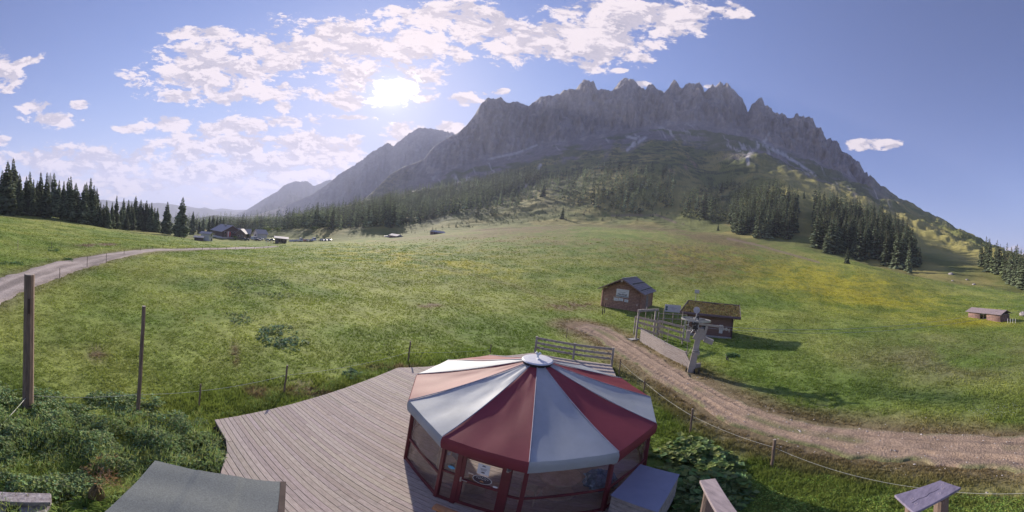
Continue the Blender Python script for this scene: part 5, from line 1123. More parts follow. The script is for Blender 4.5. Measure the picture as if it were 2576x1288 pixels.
def corral():
    t=empty('rail_fence',(0,0,0),0,'three pale horizontal boards fencing the lift queue','fence'); a=Vector((11.9,28.0,0)); b=Vector((15.0,24.4,0)); mid=Vector((13.6,26.6,0))
    for j,zz_ in enumerate((1.62,1.18,.66)):
        r_=MB()
        for p,q in ((a,mid),(mid,b+(Vector((.4,-.6,0)) if j==2 else Vector((0,0,0))))): r_.beam((p.x,p.y,zz_+gz(p.x,p.y)+.12),(q.x,q.y,zz_+gz(q.x,q.y)-.02-.10*j),.04,.21)
        r_.build('board',WOODL,t)
    for p in (a,mid,b): MB().box((p.x,p.y+.07,gz(p.x,p.y)+.8),(.09,.09,1.9)).build('post',WOODG,t)
    # frame gate
    t=empty('frame_gate',(0,0,0),0,'grey square-timber goal-shaped gate at the entrance to the lift','gate'); p=hit(1599,853); q=hit(1655,848); P=Vector((p[0],p[1],p[2])); Q=Vector((q[0],q[1],p[2])); d=(Q-P).normalized(); Q=P+d*2.25; h=2.65
    for s in (P,Q-d*.2): MB().beam(s+Vector((0,0,-.2)),s+Vector((0,0,h-.12)),.14,.14,up=(1,0,0)).build('post',WOODG,t)
    MB().beam(P-d*.08+Vector((0,0,h)),Q+d*.1+Vector((0,0,h)),.16,.2).build('crossbar',WOODG,t); MB().box((P.x-.25,P.y-.1,p[2]+.02),(.9,.5,.08),.4).build('foot_slab',CONC,t)
    tall=[(1620,822,771,'tall bare pole left of the white sign board'),(1662,851,776,'tall bare pole beside the white sign board'),(1709.5,855,783.7,'tall bare pole between the sign board and the lift tower')]
    for x,yb,yt,l in tall: pole('marker_pole',x,yb,yt,.045,.035,l,'pole',WOODL,sub=False,lean=(.05,0))
    thin=[(1626,838,799),(1634,842,804),(1646,846,812),(1658,853,817),(1665,856,818),(1678,864,822),(1613,832,803),(1617,834,812),(1650,835,800),(1636,828,790)]
    for i,(x,yb,yt) in enumerate(thin):
        X,Y,Z,h=at_px(x,yb,yt); o=MB().cyl((0,0,-.2),(.03,0,h),.03,.026,7).build('stake',WOODL); o.location=(X,Y,Z); tag(o,'thin pale stake inside the lift queue fence','stake','thin stakes in the lift queue')
    X,Y,Z,h=at_px(1655,846,806); o=MB().prism([(-.16,-.02),(.16,-.02),(.16,.02),(-.16,.02)],.1,h-.22).add([(-.16,-.02,h-.22),(.16,-.02,h-.22),(0,-.02,h),(-.16,.02,h-.22),(.16,.02,h-.22),(0,.02,h)],[(0,1,2),(3,5,4),(1,4,5,2),(0,2,5,3)]).box((0,0,.0),(.08,.05,.5)).build('pointed_board',WOODL); o.location=(X,Y,Z); tag(o,'upright board with a pointed top among the stakes','board')
    # white sign board on two posts
    X,Y,Z=hit(1706,806); d=math.hypot(X,Y); P=Vector((math.sin(math.radians(0)),0,0)); az=math.atan2(X,Y); rt=Vector((math.cos(az-.15),-math.sin(az-.15),0)); t=empty('sign_board',(X,Y,Z),math.atan2(rt.y,rt.x),'bluish-white lift sign board on two thin posts beside the log hut','sign')
    r1=ray(1712,768.5); r0=ray(1709,786.5); zt=CZ+d*r1[2]/math.hypot(*r1[:2])-Z; zb=CZ+d*r0[2]/math.hypot(*r0[:2])-Z; w=2.0*d/44*1.0
    for x in (-.05,-w+.15): MB().cyl((x,.05,-.2),(x,.05,zt),.035,.035,7).build('post',WOODG,t)
    s=MB().box((-w/2+.1,0,(zt+zb)/2),(w+.12,.05,zt-zb)).build('board',mat('bluish_board',(.52,.53,.60),.4,var=.08),t)
    MB().box((-w+.25,-.03,(zt+zb)/2+.12),(.26,.01,.22)).cyl((-w+.25,-.04,(zt+zb)/2-.15),(-w+.25,-.03,(zt+zb)/2-.15),.14,.14,14).build('emblem',mat('sign_teal',(.07,.13,.16),.6),s)
    k=MB()
    for i,(x,z,l) in enumerate(((-w/2+.0,.14,.5),(-w/2+.25,.02,.7),(-w/2+.2,-.1,.35))): k.box((x,-.028,(zt+zb)/2+z),(l,.006,.05))
    k.build('faded_text',mat('sign_faded',(.36,.36,.46),.5),s)
    # back fence rails behind
    t=empty('back_fence',(0,0,0),0,'thin grey two-rail fence between the log hut and the lift hut','fence')
    A=hit(1655,812);B=hit(1765,822)
    for z in (.55,1.1): MB().beam((A[0],A[1],A[2]+z),(B[0],B[1],B[2]+z+.2),.04,.08).build('rail',WOODG,t)
    for f in (0,.33,.66,1.): x,y=A[0]+(B[0]-A[0])*f,A[1]+(B[1]-A[1])*f; MB().box((x,y,gz(x,y)+.55),(.07,.07,1.5)).build('post',WOODG,t)
    # floodlight and pennant
    M4=LM; p=M4@Vector((.0,4.2,0)); Z=gz(p.x,p.y); r=ray(1759,734); d=math.hypot(p.x,p.y); zt=CZ+d*r[2]/math.hypot(*r[:2])-Z
    az=math.radians((1757-1288)/S+0.3); p=Vector((d*math.sin(az),d*math.cos(az),0)); Z=gz(p.x,p.y)
    t=empty('floodlight_mast',(p.x,p.y,Z),-.6,'thin mast with a square floodlight behind the grass-roofed hut','lamp'); MB().cyl((0,0,-.3),(0,0,zt-.2),.045,.035,8).build('mast',METAL,t); l=MB().box((.08,-.05,zt),(.52,.28,.40)).build('lamp_housing',METAL,t,bevel=.01); MB().box((.08,-.195,zt),(.44,.012,.32)).build('lamp_glass',mat('lamp_glass',(.5,.5,.48),.15,spec=.8),l); MB().beam((-.7,0,zt-1.3),(0,0,zt-1.3),.03,.03).build('side_bar',METAL,t)
    az=math.radians((1789-1288)/S+.2); d=37.5; p=Vector((d*math.sin(az),d*math.cos(az),0)); Z=gz(p.x,p.y); r=ray(1782,758.5); zt=CZ+d*r[2]/math.hypot(*r[:2])-Z
    t=empty('pennant_sign',(p.x,p.y,Z),-.5,'slanted white pennant-shaped sign behind the grass roof','sign'); MB().cyl((-.25,0.03,-.2),(-.2,.03,zt),.03,.025,7).build('post',WOODG,t); MB().add([(-.2,0,zt),(.32,0,zt-.75),(.2,0,zt-1.35),(-.28,0,zt-1.35),(-.2,.02,zt),(.32,.02,zt-.75),(.2,.02,zt-1.35),(-.28,.02,zt-1.35)],[(0,1,2,3),(4,7,6,5),(0,4,5,1),(1,5,6,2),(2,6,7,3),(3,7,4,0)]).build('panel',WHITE,t)
    X,Y,Z,h=at_px(1793,790,765); o=MB().cyl((0,0,-.2),(0,0,h),.03,.03,6).cyl((0,0,h-.3),(.12,0,h),.02,.02,5).build('forked_post',WOODD); o.location=(X,Y,Z); tag(o,'small dark forked post behind the grass roof, right of the pennant sign','post')
    X,Y,Z,h=at_px(1889,858,838); o=MB().cyl((0,0,-.2),(0,0,h),.03,.03,6).build('yellow_stake',mat('yellow_stake',(.42,.33,.1),.8)); o.location=(X,Y,Z); tag(o,'short yellow stake right of the lift hut','stake')
    X,Y,Z=hit(1829,906); t=empty('pulley',(X,Y,Z),.5,'small black pulley wheel lying in the grass below the lift hut','pulley'); MB().ring((0,0,.14),.17,.06,.06,20,0,Matrix.Rotation(1.2,3,'X')).build('wheel',BLACK,t); MB().cyl((0,0,.1),(-.2,.1,.5),.02,.02,6).build('stay',METAL,t)
corral()
# ================================================================ hay barn at the right
def barn():
    p=hit(2437,798); q=hit(2516,810.5); P=Vector((p[0],p[1],0)); Q=Vector((q[0],q[1],0)); d=(Q-P); W_=d.length; d.normalize(); bk=Vector((-d.y,d.x,0)); 
    if bk.dot(P)<0: bk=-bk
    rz=math.atan2(d.y,d.x); z0=min(p[2],q[2]); t=empty('hay_barn',(P.x,P.y,z0),rz,'low open-fronted log hay barn alone on the right-hand meadow','barn'); D_=2.6; s=1 if (Matrix.Rotation(rz,3,'Z')@Vector((0,1,0))).dot(bk)>0 else -1
    H=1.35; m=MB(); 
    for k in range(6):
        z=.1+k*.22
        for a,b in (((0,0),(W_*.37,0)),((W_*.6,0),(W_,0)),((0,s*D_),(W_,s*D_)),((0,0),(0,s*D_)),((W_,0),(W_,s*D_))):
            if k==5 and a[0]==0 and b[0]==W_: pass
            m.cyl((a[0]-.08,a[1],z),(b[0]+.08,b[1],z),.10,.10,7)
    m.build('log_walls',mat('reddish_logs',(.30,.19,.17),.9,var=.4,scale=3,bump=.01),t,smooth=True)
    for f_ in (.37,.49,.6): MB().box((W_*f_,0,.65),(.11,.13,1.4)).build('front_post',WOODD,t)
    MB().add([(.1,s*.3,.02),(W_-.1,s*.3,.02),(W_-.1,s*(D_-.1),.02),(.1,s*(D_-.1),.02)],[(0,1,2,3)]).build('earth_floor',mat('dark_soil'),t)
    rf=MB(); y0,y1,ym=-s*.45,s*(D_+.4),s*D_/2; hr=H+.75
    for a,b in ((y0,ym),(y1,ym)):
        n=6
        for k in range(n):
            ya,yb_=a+(b-a)*k/n,a+(b-a)*(k+1.1)/n; za,zb_=H+.02+(hr-H)*k/n,H+.02+(hr-H)*(k+1.1)/n; rf.add([(-.5,ya,za+.04),(W_+.5,ya,za+.04),(W_+.5,yb_,zb_),(-.5,yb_,zb_),(-.5,ya,za-.02),(W_+.5,ya,za-.02),(W_+.5,yb_,zb_-.06),(-.5,yb_,zb_-.06)],[(0,1,2,3),(4,7,6,5),(0,4,5,1),(1,5,6,2),(2,6,7,3),(3,7,4,0)])
    rf.build('roof',mat('barn_shingle',(.26,.21,.23),.8,var=.4,scale=5,bump=.01),t)
    MB().add([(W_,0,H-.1),(W_,s*D_,H-.1),(W_,ym,hr-.1)],[(0,1,2)]).build('gable',WOODD,t); MB().add([(0,0,H-.1),(0,s*D_,H-.1),(0,ym,hr-.1)],[(0,1,2)]).build('gable',WOODD,t)
    h=hit(2535,812); t=empty('hoop_rack',(h[0],h[1],h[2]),0,'row of pale bent hoops on the ground right of the hay barn','rack')
    for k in range(4):
        b=MB(); pts=[Vector((k*.0+.35*math.cos(a),-.45*k+0,.75*math.sin(a))) for a in [math.pi*j/10 for j in range(11)]]; b.tube([Vector((p.x*.9,p.y,p.z)) for p in pts],.03,6); b.build('hoop',WHW,t)
barn()
bo=hit(2574,795)
def boulder(X,Y,Z,sx,sy,sz,name,label,m,cat='rock',seed=1):
    r=np.random.default_rng(seed); b=MB(); n1,n2=14,8; V=[];F=[]
    for i in range(n2+1):
        for j in range(n1):
            a=math.pi*i/n2; p=2*math.pi*j/n1; q=1+.25*(r.random()-.5); V.append((sx*q*math.sin(a)*math.cos(p),sy*q*math.sin(a)*math.sin(p),sz*q*math.cos(a)))
    for i in range(n2):
        for j in range(n1): F.append((i*n1+j,(i+1)*n1+j,(i+1)*n1+(j+1)%n1,i*n1+(j+1)%n1))
    o=b.add(V,F).build(name,m); o.location=(X,Y,Z); return tag(o,label,cat)
MST=mat('boulder_stone',(.33,.30,.31),.9,var=.4,scale=1.5,bump=.03)
boulder(bo[0],bo[1],bo[2]+.3,.9,.9,.7,'boulder','grey rounded boulder cut off by the right picture edge',MST,seed=3)
for x,y,s,l in ((2396,707,.8,'small pale rock on the dark slope beneath the far right wood'),(2432,704,.9,'dark-topped pale rock right of the small pale one'),(2450,716,1.0,'low dark rock nearest the far right wood'),(2392,690,1.6,'rock outcrop with shrubs on the shaded slope')):
    h=hit(x,y,dmin=80)
    if h: boulder(*h,s,s,s*.6,'boulder',l,MST,seed=int(x))
# wooden gate on the meadow crest
h=hit(1718,566,dmin=100)
if h:
    t=empty('meadow_gate',h,.3,'small wooden gate standing alone high on the meadow','gate')
    for x in (-1.6,-.2,1.0,1.7): MB().box((x,0,1.),(.16,.16,2.6)).build('post',WOODL,t)
    for z in (.8,1.5): MB().beam((-1.6,0,z),(1.7,0,z),.08,.12).build('rail',WOODL,t)

# ================================================================ the mountain inn, its car park and sheds
MR=mat('inn_shingle',(.38,.35,.37),.8,var=.35,scale=1.2,stretch=(1,4,1)); MW=mat('inn_timber',(.17,.12,.11),.85,var=.3,scale=1.5)
def gable_house(name,X,Y,Z,rz,w,d,he,hr,label,wall=MW,roof=MR,ov=1.0,wins=(),base=None,chim=()):
    """gable towards local -y, ridge along y"""
    t=empty(name,(X,Y,Z),rz,label,'house')
    MB().add([(-w/2,0,-1.5),(w/2,0,-1.5),(w/2,d,-1.5),(-w/2,d,-1.5),(-w/2,0,he),(w/2,0,he),(w/2,d,he),(-w/2,d,he),(0,0,hr),(0,d,hr)],[(0,1,5,8,4),(2,3,7,9,6),(0,4,7,3),(1,2,6,5),(0,3,2,1)]).build('walls',wall,t)
    if base: MB().box((0,d/2,base/2-.7),(w+.06,d+.06,base+1.4)).build('plinth',WHW,t)
    sl=(hr-he)/(w/2); r=MB()
    for s in (-1,1):
        a=[(0,-ov,hr+.2),(s*(w/2+ov),-ov,hr+.2-sl*(w/2+ov)),(s*(w/2+ov),d+ov,hr+.2-sl*(w/2+ov)),(0,d+ov,hr+.2)]; r.add(a+[(p[0],p[1],p[2]-.3) for p in a],[(0,1,2,3),(4,7,6,5),(0,4,5,1),(1,5,6,2),(2,6,7,3),(3,7,4,0)])
    ro=r.build('roof',roof,t)
    for (x,y,h) in chim: MB().box((x,y,h-.8),(.9,.9,2.4)).box((x,y,h+.5),(1.2,1.2,.15)).build('chimney',CONC,ro)
    for (x,z,ww,hh) in wins:
        f=MB().box((x,-.05,z),(ww+.3,.12,hh+.3)).build('window',WHW,t); MB().box((x,-.13,z),(ww,.05,hh)).build('pane',PANE,f)
    return t
h=hit(577,600,dmin=120); 
inn=gable_house('mountain_inn',h[0]-.5,h[1]+2,h[2]-.3,math.radians(58),13.5,15,5.4,9.0,'large dark timber mountain inn with a broad shingled gable roof',ov=1.6,base=1.2,chim=((-2,5,8.7),(-1,9,8.9),(1.5,12,8.6)),wins=[(x,z,1.1,1.1) for z in (1.9,4.2) for x in (-4.8,-2.4,0,2.4,4.8)])
inn.rotation_euler=(0,0,math.atan2(-h[0],h[1])+math.radians(28))
MB().box((0,-1.0,3.1),(12.5,1.6,.15)).box((0,-1.75,3.6),(12.5,.08,.9)).build('balcony',MW,inn)
h=hit(595,601,dmin=120); gable_house('inn_wing',h[0],h[1]+3,h[2]-.2,math.atan2(-h[0],h[1])-math.radians(12),6.0,10,4.2,6.6,'smaller dark gabled wing joined to the right of the inn',ov=.8,wins=[(-1,2.2,1,1.1),(1.2,2.2,1,1.1)])
h=hit(608,600,dmin=120); gable_house('annexe_house',h[0],h[1]+8,h[2],math.atan2(-h[0],h[1])+math.radians(80),7,9,3.6,6.2,'house with a pale roof behind the inn wing',roof=mat('pale_tin',(.45,.40,.38),.6,var=.2),ov=.6,chim=((0,3,6),))
h=hit(622,598,dmin=120); gable_house('annexe_house',h[0],h[1]+8,h[2],math.atan2(-h[0],h[1])-math.radians(60),6,8,3.4,6.0,'white-gabled house right of the inn among the leafy trees',wall=WHW,roof=mat('pale_tin'),ov=.6,wins=[(0,2,1,1.2)])
h=hit(523,606.5,dmin=100); gable_house('white_house',h[0]+1,h[1]+1,h[2],math.atan2(-h[0],h[1])+math.radians(60),3.4,5.0,3.8,4.5,'small two-storey white building left of the inn',wall=WHW,roof=MR,ov=.7,wins=[(0,3.,1.2,1.2),(.6,.9,.9,1.2)])
h=hit(506,606,dmin=100); gable_house('tool_shed',h[0],h[1]+1,h[2],math.atan2(-h[0],h[1])+math.radians(80),3.0,4.0,1.7,2.2,'little flat shed left of the small white building',ov=.5)
# open timber shelter
def shelter():
    h=hit(706,612.5,dmin=100); az=math.atan2(h[0],h[1]); t=empty('timber_shelter',(h[0],h[1],h[2]),-az,'open timber shelter with diagonal braces at the edge of the car park','shelter'); sc_=math.hypot(h[0],h[1])/176.
    W_,H,D_=6.2*sc_,2.6*sc_,4.*sc_
    MB().box((-W_/2,D_/2,H/2),(.12,D_,H)).box((0,D_,H/2),(W_,.12,H)).box((W_/2,D_/2,H/2),(.12,D_,H)).box((-W_/2+1.0*sc_,0,H/2),(2.*sc_,.12,H)).build('board_walls',mat('shed_boards',(.17,.14,.14),.85,var=.3,scale=1.5,stretch=(1,1,6)),t)
    b=MB()
    for x in (-.2,1.5,3.0): b.box((x*sc_,-.02,H/2),(.2,.16,H))
    b.beam((0,-.05,.1),(1.4*sc_,-.05,H),.14,.18).beam((1.7*sc_,-.05,H),(2.9*sc_,-.05,.1),.14,.16); b.build('braced_frame',WOODL,t)
    MB().add([(-W_/2-.8,-1.2,H+.1),(W_/2+1.1,-1.2,H-.05),(W_/2+1.1,D_+.5,H+.75),(-W_/2-.8,D_+.5,H+.9),(-W_/2-.8,-1.2,H+.3),(W_/2+1.1,-1.2,H+.15),(W_/2+1.1,D_+.5,H+.95),(-W_/2-.8,D_+.5,H+1.1)],[(0,3,2,1),(4,5,6,7),(0,1,5,4),(1,2,6,5),(2,3,7,6),(3,0,4,7)]).build('roof',mat('shelter_tin',(.42,.38,.38),.6,var=.15),t)
shelter()
# banners
cl={'r':(.5,.06,.06),'w':(.65,.65,.68),'b':(.5,.6,.78),'p':(.62,.3,.33)}
for x,yb,yt,c,l in ((553.5,597,583,'rw','red and white banner, leftmost of the four before the inn'),(561.5,597,583,'bw','pale blue banner, second from the left before the inn'),(572.5,600,585,'pw','pink and white banner, third from the left before the inn'),(576.5,600,586,'rr','red banner, rightmost of the four before the inn')):
    h=hit(x,yb+1.5,dmin=100); d=math.hypot(*h[:2]); hh=max(4.,(yb-yt)/S*math.pi/180*d+1); az=math.atan2(h[0],h[1]); t=empty('banner',(h[0],h[1],h[2]),-az,l,'banner','banners before the inn'); MB().cyl((-.45,0,-.3),(-.45,0,hh+.3),.06,.05,7).build('pole',METAL,t)
    w=1.1
    for k,q in enumerate(c): MB().box((-.38+w*(k+.5)/2,0,hh/2+.9),(w/2,.05,hh-1.5)).build('cloth_stripe',mat('banner_'+q,cl[q],.8,var=.05),t)
# cars
CB=MB()
prof=[(-2.1,.35),(-2.15,.75),(-2.0,.95),(-1.2,1.02),(-.55,1.45),(.95,1.48),(1.75,1.0),(2.1,.9),(2.12,.4)]
def carbody(bm,pr,w,mi=0,taper=.0):
    n=len(pr); V=[(x,-w/2*(1 if z<1.05 else .84),z) for x,z in pr]+[(x,w/2*(1 if z<1.05 else .84),z) for x,z in pr]; bm.add(V,[tuple(range(n)),tuple(range(2*n-1,n-1,-1))]+[(i,n+i,n+(i+1)%n,(i+1)%n) for i in range(n)],mi)
def proto(kind):
    t=empty('parked_car' if kind=='car' else 'parked_van',(0,0,0),0,'x','car' if kind=='car' else 'van','vehicles parked at the inn'); b=MB()
    pr=prof if kind=='car' else [(-2.5,.35),(-2.55,1.0),(-2.45,2.3),(1.4,2.35),(1.95,1.35),(2.5,1.2),(2.6,.4)]
    carbody(b,pr,1.78); body=b.build('body',None,t); body.data.materials.clear(); body.data.materials.append(WHITE); body.material_slots[0].link='OBJECT'
    wm=MB()
    if kind=='car':
        for s in (-1,1): wm.add([(-1.05,s*.87,1.03),(1.5,s*.87,1.03),(.85,s*.765,1.40),(-.5,s*.765,1.38)],[(0,1,2,3)])
        wm.add([(-1.2,-.8,1.04),(-1.2,.8,1.04),(-.6,.7,1.42),(-.6,-.7,1.42)],[(0,1,2,3)]).add([(1.72,-.8,1.03),(1.72,.8,1.03),(1.0,.7,1.46),(1.0,-.7,1.46)],[(0,3,2,1)])
    else:
        for s in (-1,1): wm.add([(-1.9,s*.80,1.35),(1.5,s*.80,1.35),(1.25,s*.77,1.95),(-1.9,s*.77,1.95)],[(0,1,2,3)])
        wm.add([(1.93,-.72,1.42),(1.93,.72,1.42),(1.5,.70,2.2),(1.5,-.70,2.2)],[(0,3,2,1)])
    wn=wm.build('windows',PANE,t); wn.location=(0,0,.012); wn.scale=(1.005,1.02,1)
    for x in (-1.35,1.35):
        for s in (-1,1): w=MB().cyl((x,s*.72,.33),(x,s*.91,.33),.33,.33,14).build('wheel',BLACK,t); MB().cyl((x,s*.91,.33),(x,s*.925,.33),.19,.17,10).build('rim',METAL,w)
    for s in (-1,1): MB().box((2.1 if kind=='car' else 2.55,s*.62,.72),(.1,.35,.16)).build('headlight',WHITE,t)
    return t
pc,pv=proto('car'),proto('van'); used=set()
def copy_car(o):
    if o.name not in used: used.add(o.name); return o
    return copy_tree(o)
cols={'white':(.62,.62,.64),'silver':(.38,.39,.41),'dark grey':(.06,.065,.075),'red':(.35,.04,.04),'blue':(.06,.10,.22),'black':(.02,.02,.025)}
for x,y,k,cn,rz,l in ((613,604.5,'car','dark grey',.4,'dark grey car at the left end of the car park below the inn'),(620,605,'car','black',.7,'black car beside the dark grey one below the inn'),(640,604,'van','white',.3,'white camper van parked under the leafy trees'),(648,606,'car','black',.2,'black car in front of the white camper van'),(655,604,'car','silver',.5,'silver car right of the white camper van'),
    (674,606,'car','silver',.3,'silver car between the camper van and the timber shelter'),(683,606,'car','dark grey',.4,'dark car just left of the timber shelter'),(730,608.5,'car','white',-.9,'white car nearest the right side of the timber shelter'),(736,608.3,'car','white',-.9,'second white car right of the timber shelter'),(742,608,'car','silver',-.9,'silver car third in the row right of the shelter'),(748,607.6,'car','white',-.9,'white car fourth in the row right of the shelter'),
    (757,607.2,'van','white',-.7,'white van in the middle of the long parked row'),(765,607,'car','red',-.6,'red car in the middle of the long parked row'),(773,607,'car','silver',-.4,'silver car just right of the red car'),(783,607,'car','blue',-.6,'blue car in the right part of the parked row'),(790,606,'van','white',-.6,'white van parked a little higher beside the blue car'),(811,606,'car','white',-.3,'white car alone right of the gap in the parked row'),(819,605.7,'car','white',-.3,'white car, second from the right end of the parked row'),(828,605,'car','silver',-.3,'silver car at the right end of the parked row')):
    h=hit(x,y,dmin=120)
    if h is None: continue
    o=copy_car(pc if k=='car' else pv); o.location=h; o.rotation_euler=(0,0,rz+math.atan2(-h[0],h[1])*0); tag(o,l)
    for c in o.children:
        if c.name.startswith('body'): c.material_slots[0].link='OBJECT'; c.material_slots[0].material=mat('paint_'+cn.replace(' ','_'),cols[cn],.3,var=.03,spec=.6)
for o in (pc,pv):
    if o.name not in used: bpy.data.objects.remove(o)
h=hit(680,613,dmin=100); t=empty('road_barrier',h,-math.atan2(h[0],h[1]),'red and white striped barrier beside the timber shelter','barrier')
for k in range(6): MB().box((-2.2+k*.8,0,.9),(.8,.06,.28)).build('stripe',mat('banner_'+('r' if k%2 else 'w')),t)
for x in (-2.3,2.1): MB().box((x,.05,.4),(.12,.12,1.3)).build('post',WOODG,t)
# two long low huts on the crest of the meadow
def longhut(xa,ya,xb,yb,hh,label,solar=False):
    a=hit(xa,ya,dmin=120); b=hit(xb,yb,dmin=120); A=Vector((a[0],a[1],0));B=Vector((b[0],b[1],0)); d=B-A; 
    if d.length>16: d=d.normalized()*14
    W_=d.length; rz=math.atan2(d.y,d.x); z=min(a[2],b[2])-.3; t=empty('alpine_hut',(A.x,A.y,z),rz,label,'hut'); wl=mat('crest_hut_wall',(.20,.11,.11),.85,var=.3,scale=1)
    MB().prism([(0,0),(W_,0),(W_,4),(0,4)],0,hh).build('walls',wl,t); MB().add([(-.6,-.7,hh-.1),(W_+.6,-.7,hh-.1),(W_+.6,2.0,hh+1.3),(-.6,2.0,hh+1.3),(W_+.6,4.7,hh-.1),(-.6,4.7,hh-.1)],[(0,1,2,3),(3,2,4,5),(0,3,5),(1,4,2)]).build('roof',MR,t)
    for k in range(4):
        x=W_*(.15+.23*k); f=MB().box((x,-.03,hh*.55),(.9,.08,.8)).build('window',WHW,t); MB().box((x,-.08,hh*.55),(.7,.04,.6)).build('pane',PANE,f)
    if solar:
        for k in range(5): x=W_*(.12+.18*k); MB().add([(x,-.5,hh+.05),(x+1.2,-.5,hh+.05),(x+1.2,1.3,hh+.98),(x,1.3,hh+.98)],[(0,1,2,3)]).build('solar_panel',mat('solar_glass',(.25,.28,.38),.2,var=.1),t)
longhut(979,597.5,1018,597,2.2,'long low farm hut at the left on the meadow crest')
longhut(1091,590,1120,586,2.2,'long dark hut with panels on its roof, on the meadow crest',True)
h=hit(973,597,dmin=120)
o=copy_tree(pc); o.location=h; o.rotation_euler=(0,0,.5); tag(o,'white car parked beside the long low farm hut')
for c in o.children:
    if c.name.startswith('body'): c.material_slots[0].link='OBJECT'; c.material_slots[0].material=mat('paint_white')

# ================================================================ grass, weeds and flowers
def keepout(X,Y,grow=0.):
    k=inpoly(X,Y,DECK)
    d,fr=dist_poly(X,Y,TRC); k|=(d<1.25+.5*fbm(X/1.1,Y/1.1,71,3)); d,_=dist_poly(X,Y,ROADC); k|=(d<2.3)
    return k
def grass():
    r=np.random.default_rng(5); n=400000; a=np.radians(r.uniform(-97,97,n)); d=np.exp(r.uniform(math.log(3.2),math.log(170),n))
    X,Y=d*np.sin(a),d*np.cos(a); k=~keepout(X,Y); clump=fbm(X/.55,Y/.55,83,3); big=fbm(X/3,Y/3,85,3); k&=(clump*.6+big*.4+r.normal(0,.07,n))>.40+.25*ss(55,165,d)
    hut=((X-12.5)*math.cos(.66)-(Y-41)*math.sin(.66)); X,Y,d,clump,big=X[k],Y[k],d[k],clump[k],big[k]; Z=gzv(X,Y); n=len(X)
    px,py=proj(X,Y,Z); C=ground_col(X,Y,Z,px,py,d,np.full(n,3.))
    # longer grass along fences and under them, short in the mown meadow
    fl=np.minimum(dist_poly(X,Y,[(FPP[x][0],FPP[x][1]) for x in (500,714,1026,1233)])[0],dist_poly(X,Y,[(FPP[x][0],FPP[x][1]) for x in (1556,1619,1736,1942)]+[g(2320,1228)])[0])
    H=(.035+.05*clump+.05*big)*(1+1.6*np.exp(-(fl/1.3)**2))*(.75+.012*d)*r.uniform(.6,1.3,n); H*=np.where((px>1700)&(py>900)&(py<1060),1.3,1)
    w=(.006+.0009*d)*r.uniform(.7,1.4,n); V=[];m=3
    for j in range(m):
        b=r.uniform(0,6.283,n); lx,ly=r.normal(0,.35,n)*H,r.normal(0,.35,n)*H; ox,oy=r.normal(0,.02+.0012*d,n),r.normal(0,.02+.0012*d,n)
        bx,by=X+ox,Y+oy; z=Z-.01
        V.append(np.stack([np.stack([bx-np.cos(b)*w,by-np.sin(b)*w,z],-1),np.stack([bx+np.cos(b)*w,by+np.sin(b)*w,z],-1),np.stack([bx+lx,by+ly,z+H*r.uniform(.7,1.2,n)],-1)],1))
    V=np.concatenate(V).reshape(-1,3); F=np.arange(len(V)).reshape(-1,3); t=r.uniform(1.0,1.5,(n*m,1)); col=np.concatenate([C]*m)*t*np.array([1.04,1.05,.90])
    tag(npmesh('grass_blades',V,F,mat('grass_blade',rough=.85,attr='Col',var=.1,scale=2,trans=.35,spec=.15),fcol=col),'short meadow grass growing all round the deck and huts','grass',kind='stuff')
    # flowers: buttercups, white umbels
    def flowers(name,n,poly,size,col,label,hh=.22):
        xs=[p[0] for p in poly];ys=[p[1] for p in poly]; P=[]
        rr=random.Random(len(name)+n)
        while len(P)<n:
            x,y=rr.uniform(min(xs),max(xs)),rr.uniform(min(ys),max(ys))
            if inpoly(x,y,poly): 
                h=hit(x,y)
                if h: P.append(h)
                else: n-=1
        P=np.array(P); dd=np.hypot(P[:,0],P[:,1]); s=(size*(.5+.035*dd))*r.uniform(.5,1.3,len(P)); z=P[:,2]+hh*r.uniform(.5,1.2,len(P)); V=[]
        for ax,ay in ((1,0),(0,1),(-1,0),(0,-1)): V.append(np.stack([P[:,0]+ax*s,P[:,1]+ay*s,z+ay*s*.25],-1))
        V=np.stack(V,1).reshape(-1,3); tag(npmesh(name,V,np.arange(len(V)).reshape(-1,4),MLF,fcol=np.array(col)*r.uniform(.75,1.2,(len(P),1))),label,'flowers',kind='stuff')
    flowers('buttercups',1500,[(1840,640),(2050,650),(2300,700),(2430,760),(2300,790),(2050,740),(1850,700)],.022,(.60,.48,.03),'yellow buttercups drifting across the right-hand slope')
    flowers('yellow_flowers',600,[(840,630),(1050,640),(1330,700),(1250,720),(950,670)],.02,(.55,.46,.05),'yellow flowers along the central meadow')
    flowers('orange_flowers',160,[(455,790),(540,800),(545,825),(470,825)],.018,(.55,.35,.04),'orange-yellow flowers right of the thick pole in the left meadow')
    flowers('meadow_flowers',260,[(1870,905),(2140,960),(2180,1010),(1990,1000)],.014,(.55,.42,.05),'yellow flowers on the bank above the dirt track')
    flowers('cow_parsley',1000,[(2090,870),(2300,865),(2576,880),(2576,960),(2300,985),(2150,950)],.013,(.42,.38,.36),'pale seed heads in the hay field on the right')
    flowers('cow_parsley',150,[(2425,1030),(2560,1020),(2576,1050),(2450,1055)],.020,(.65,.64,.60),'white umbels in the weeds on the right above the track')
grass()
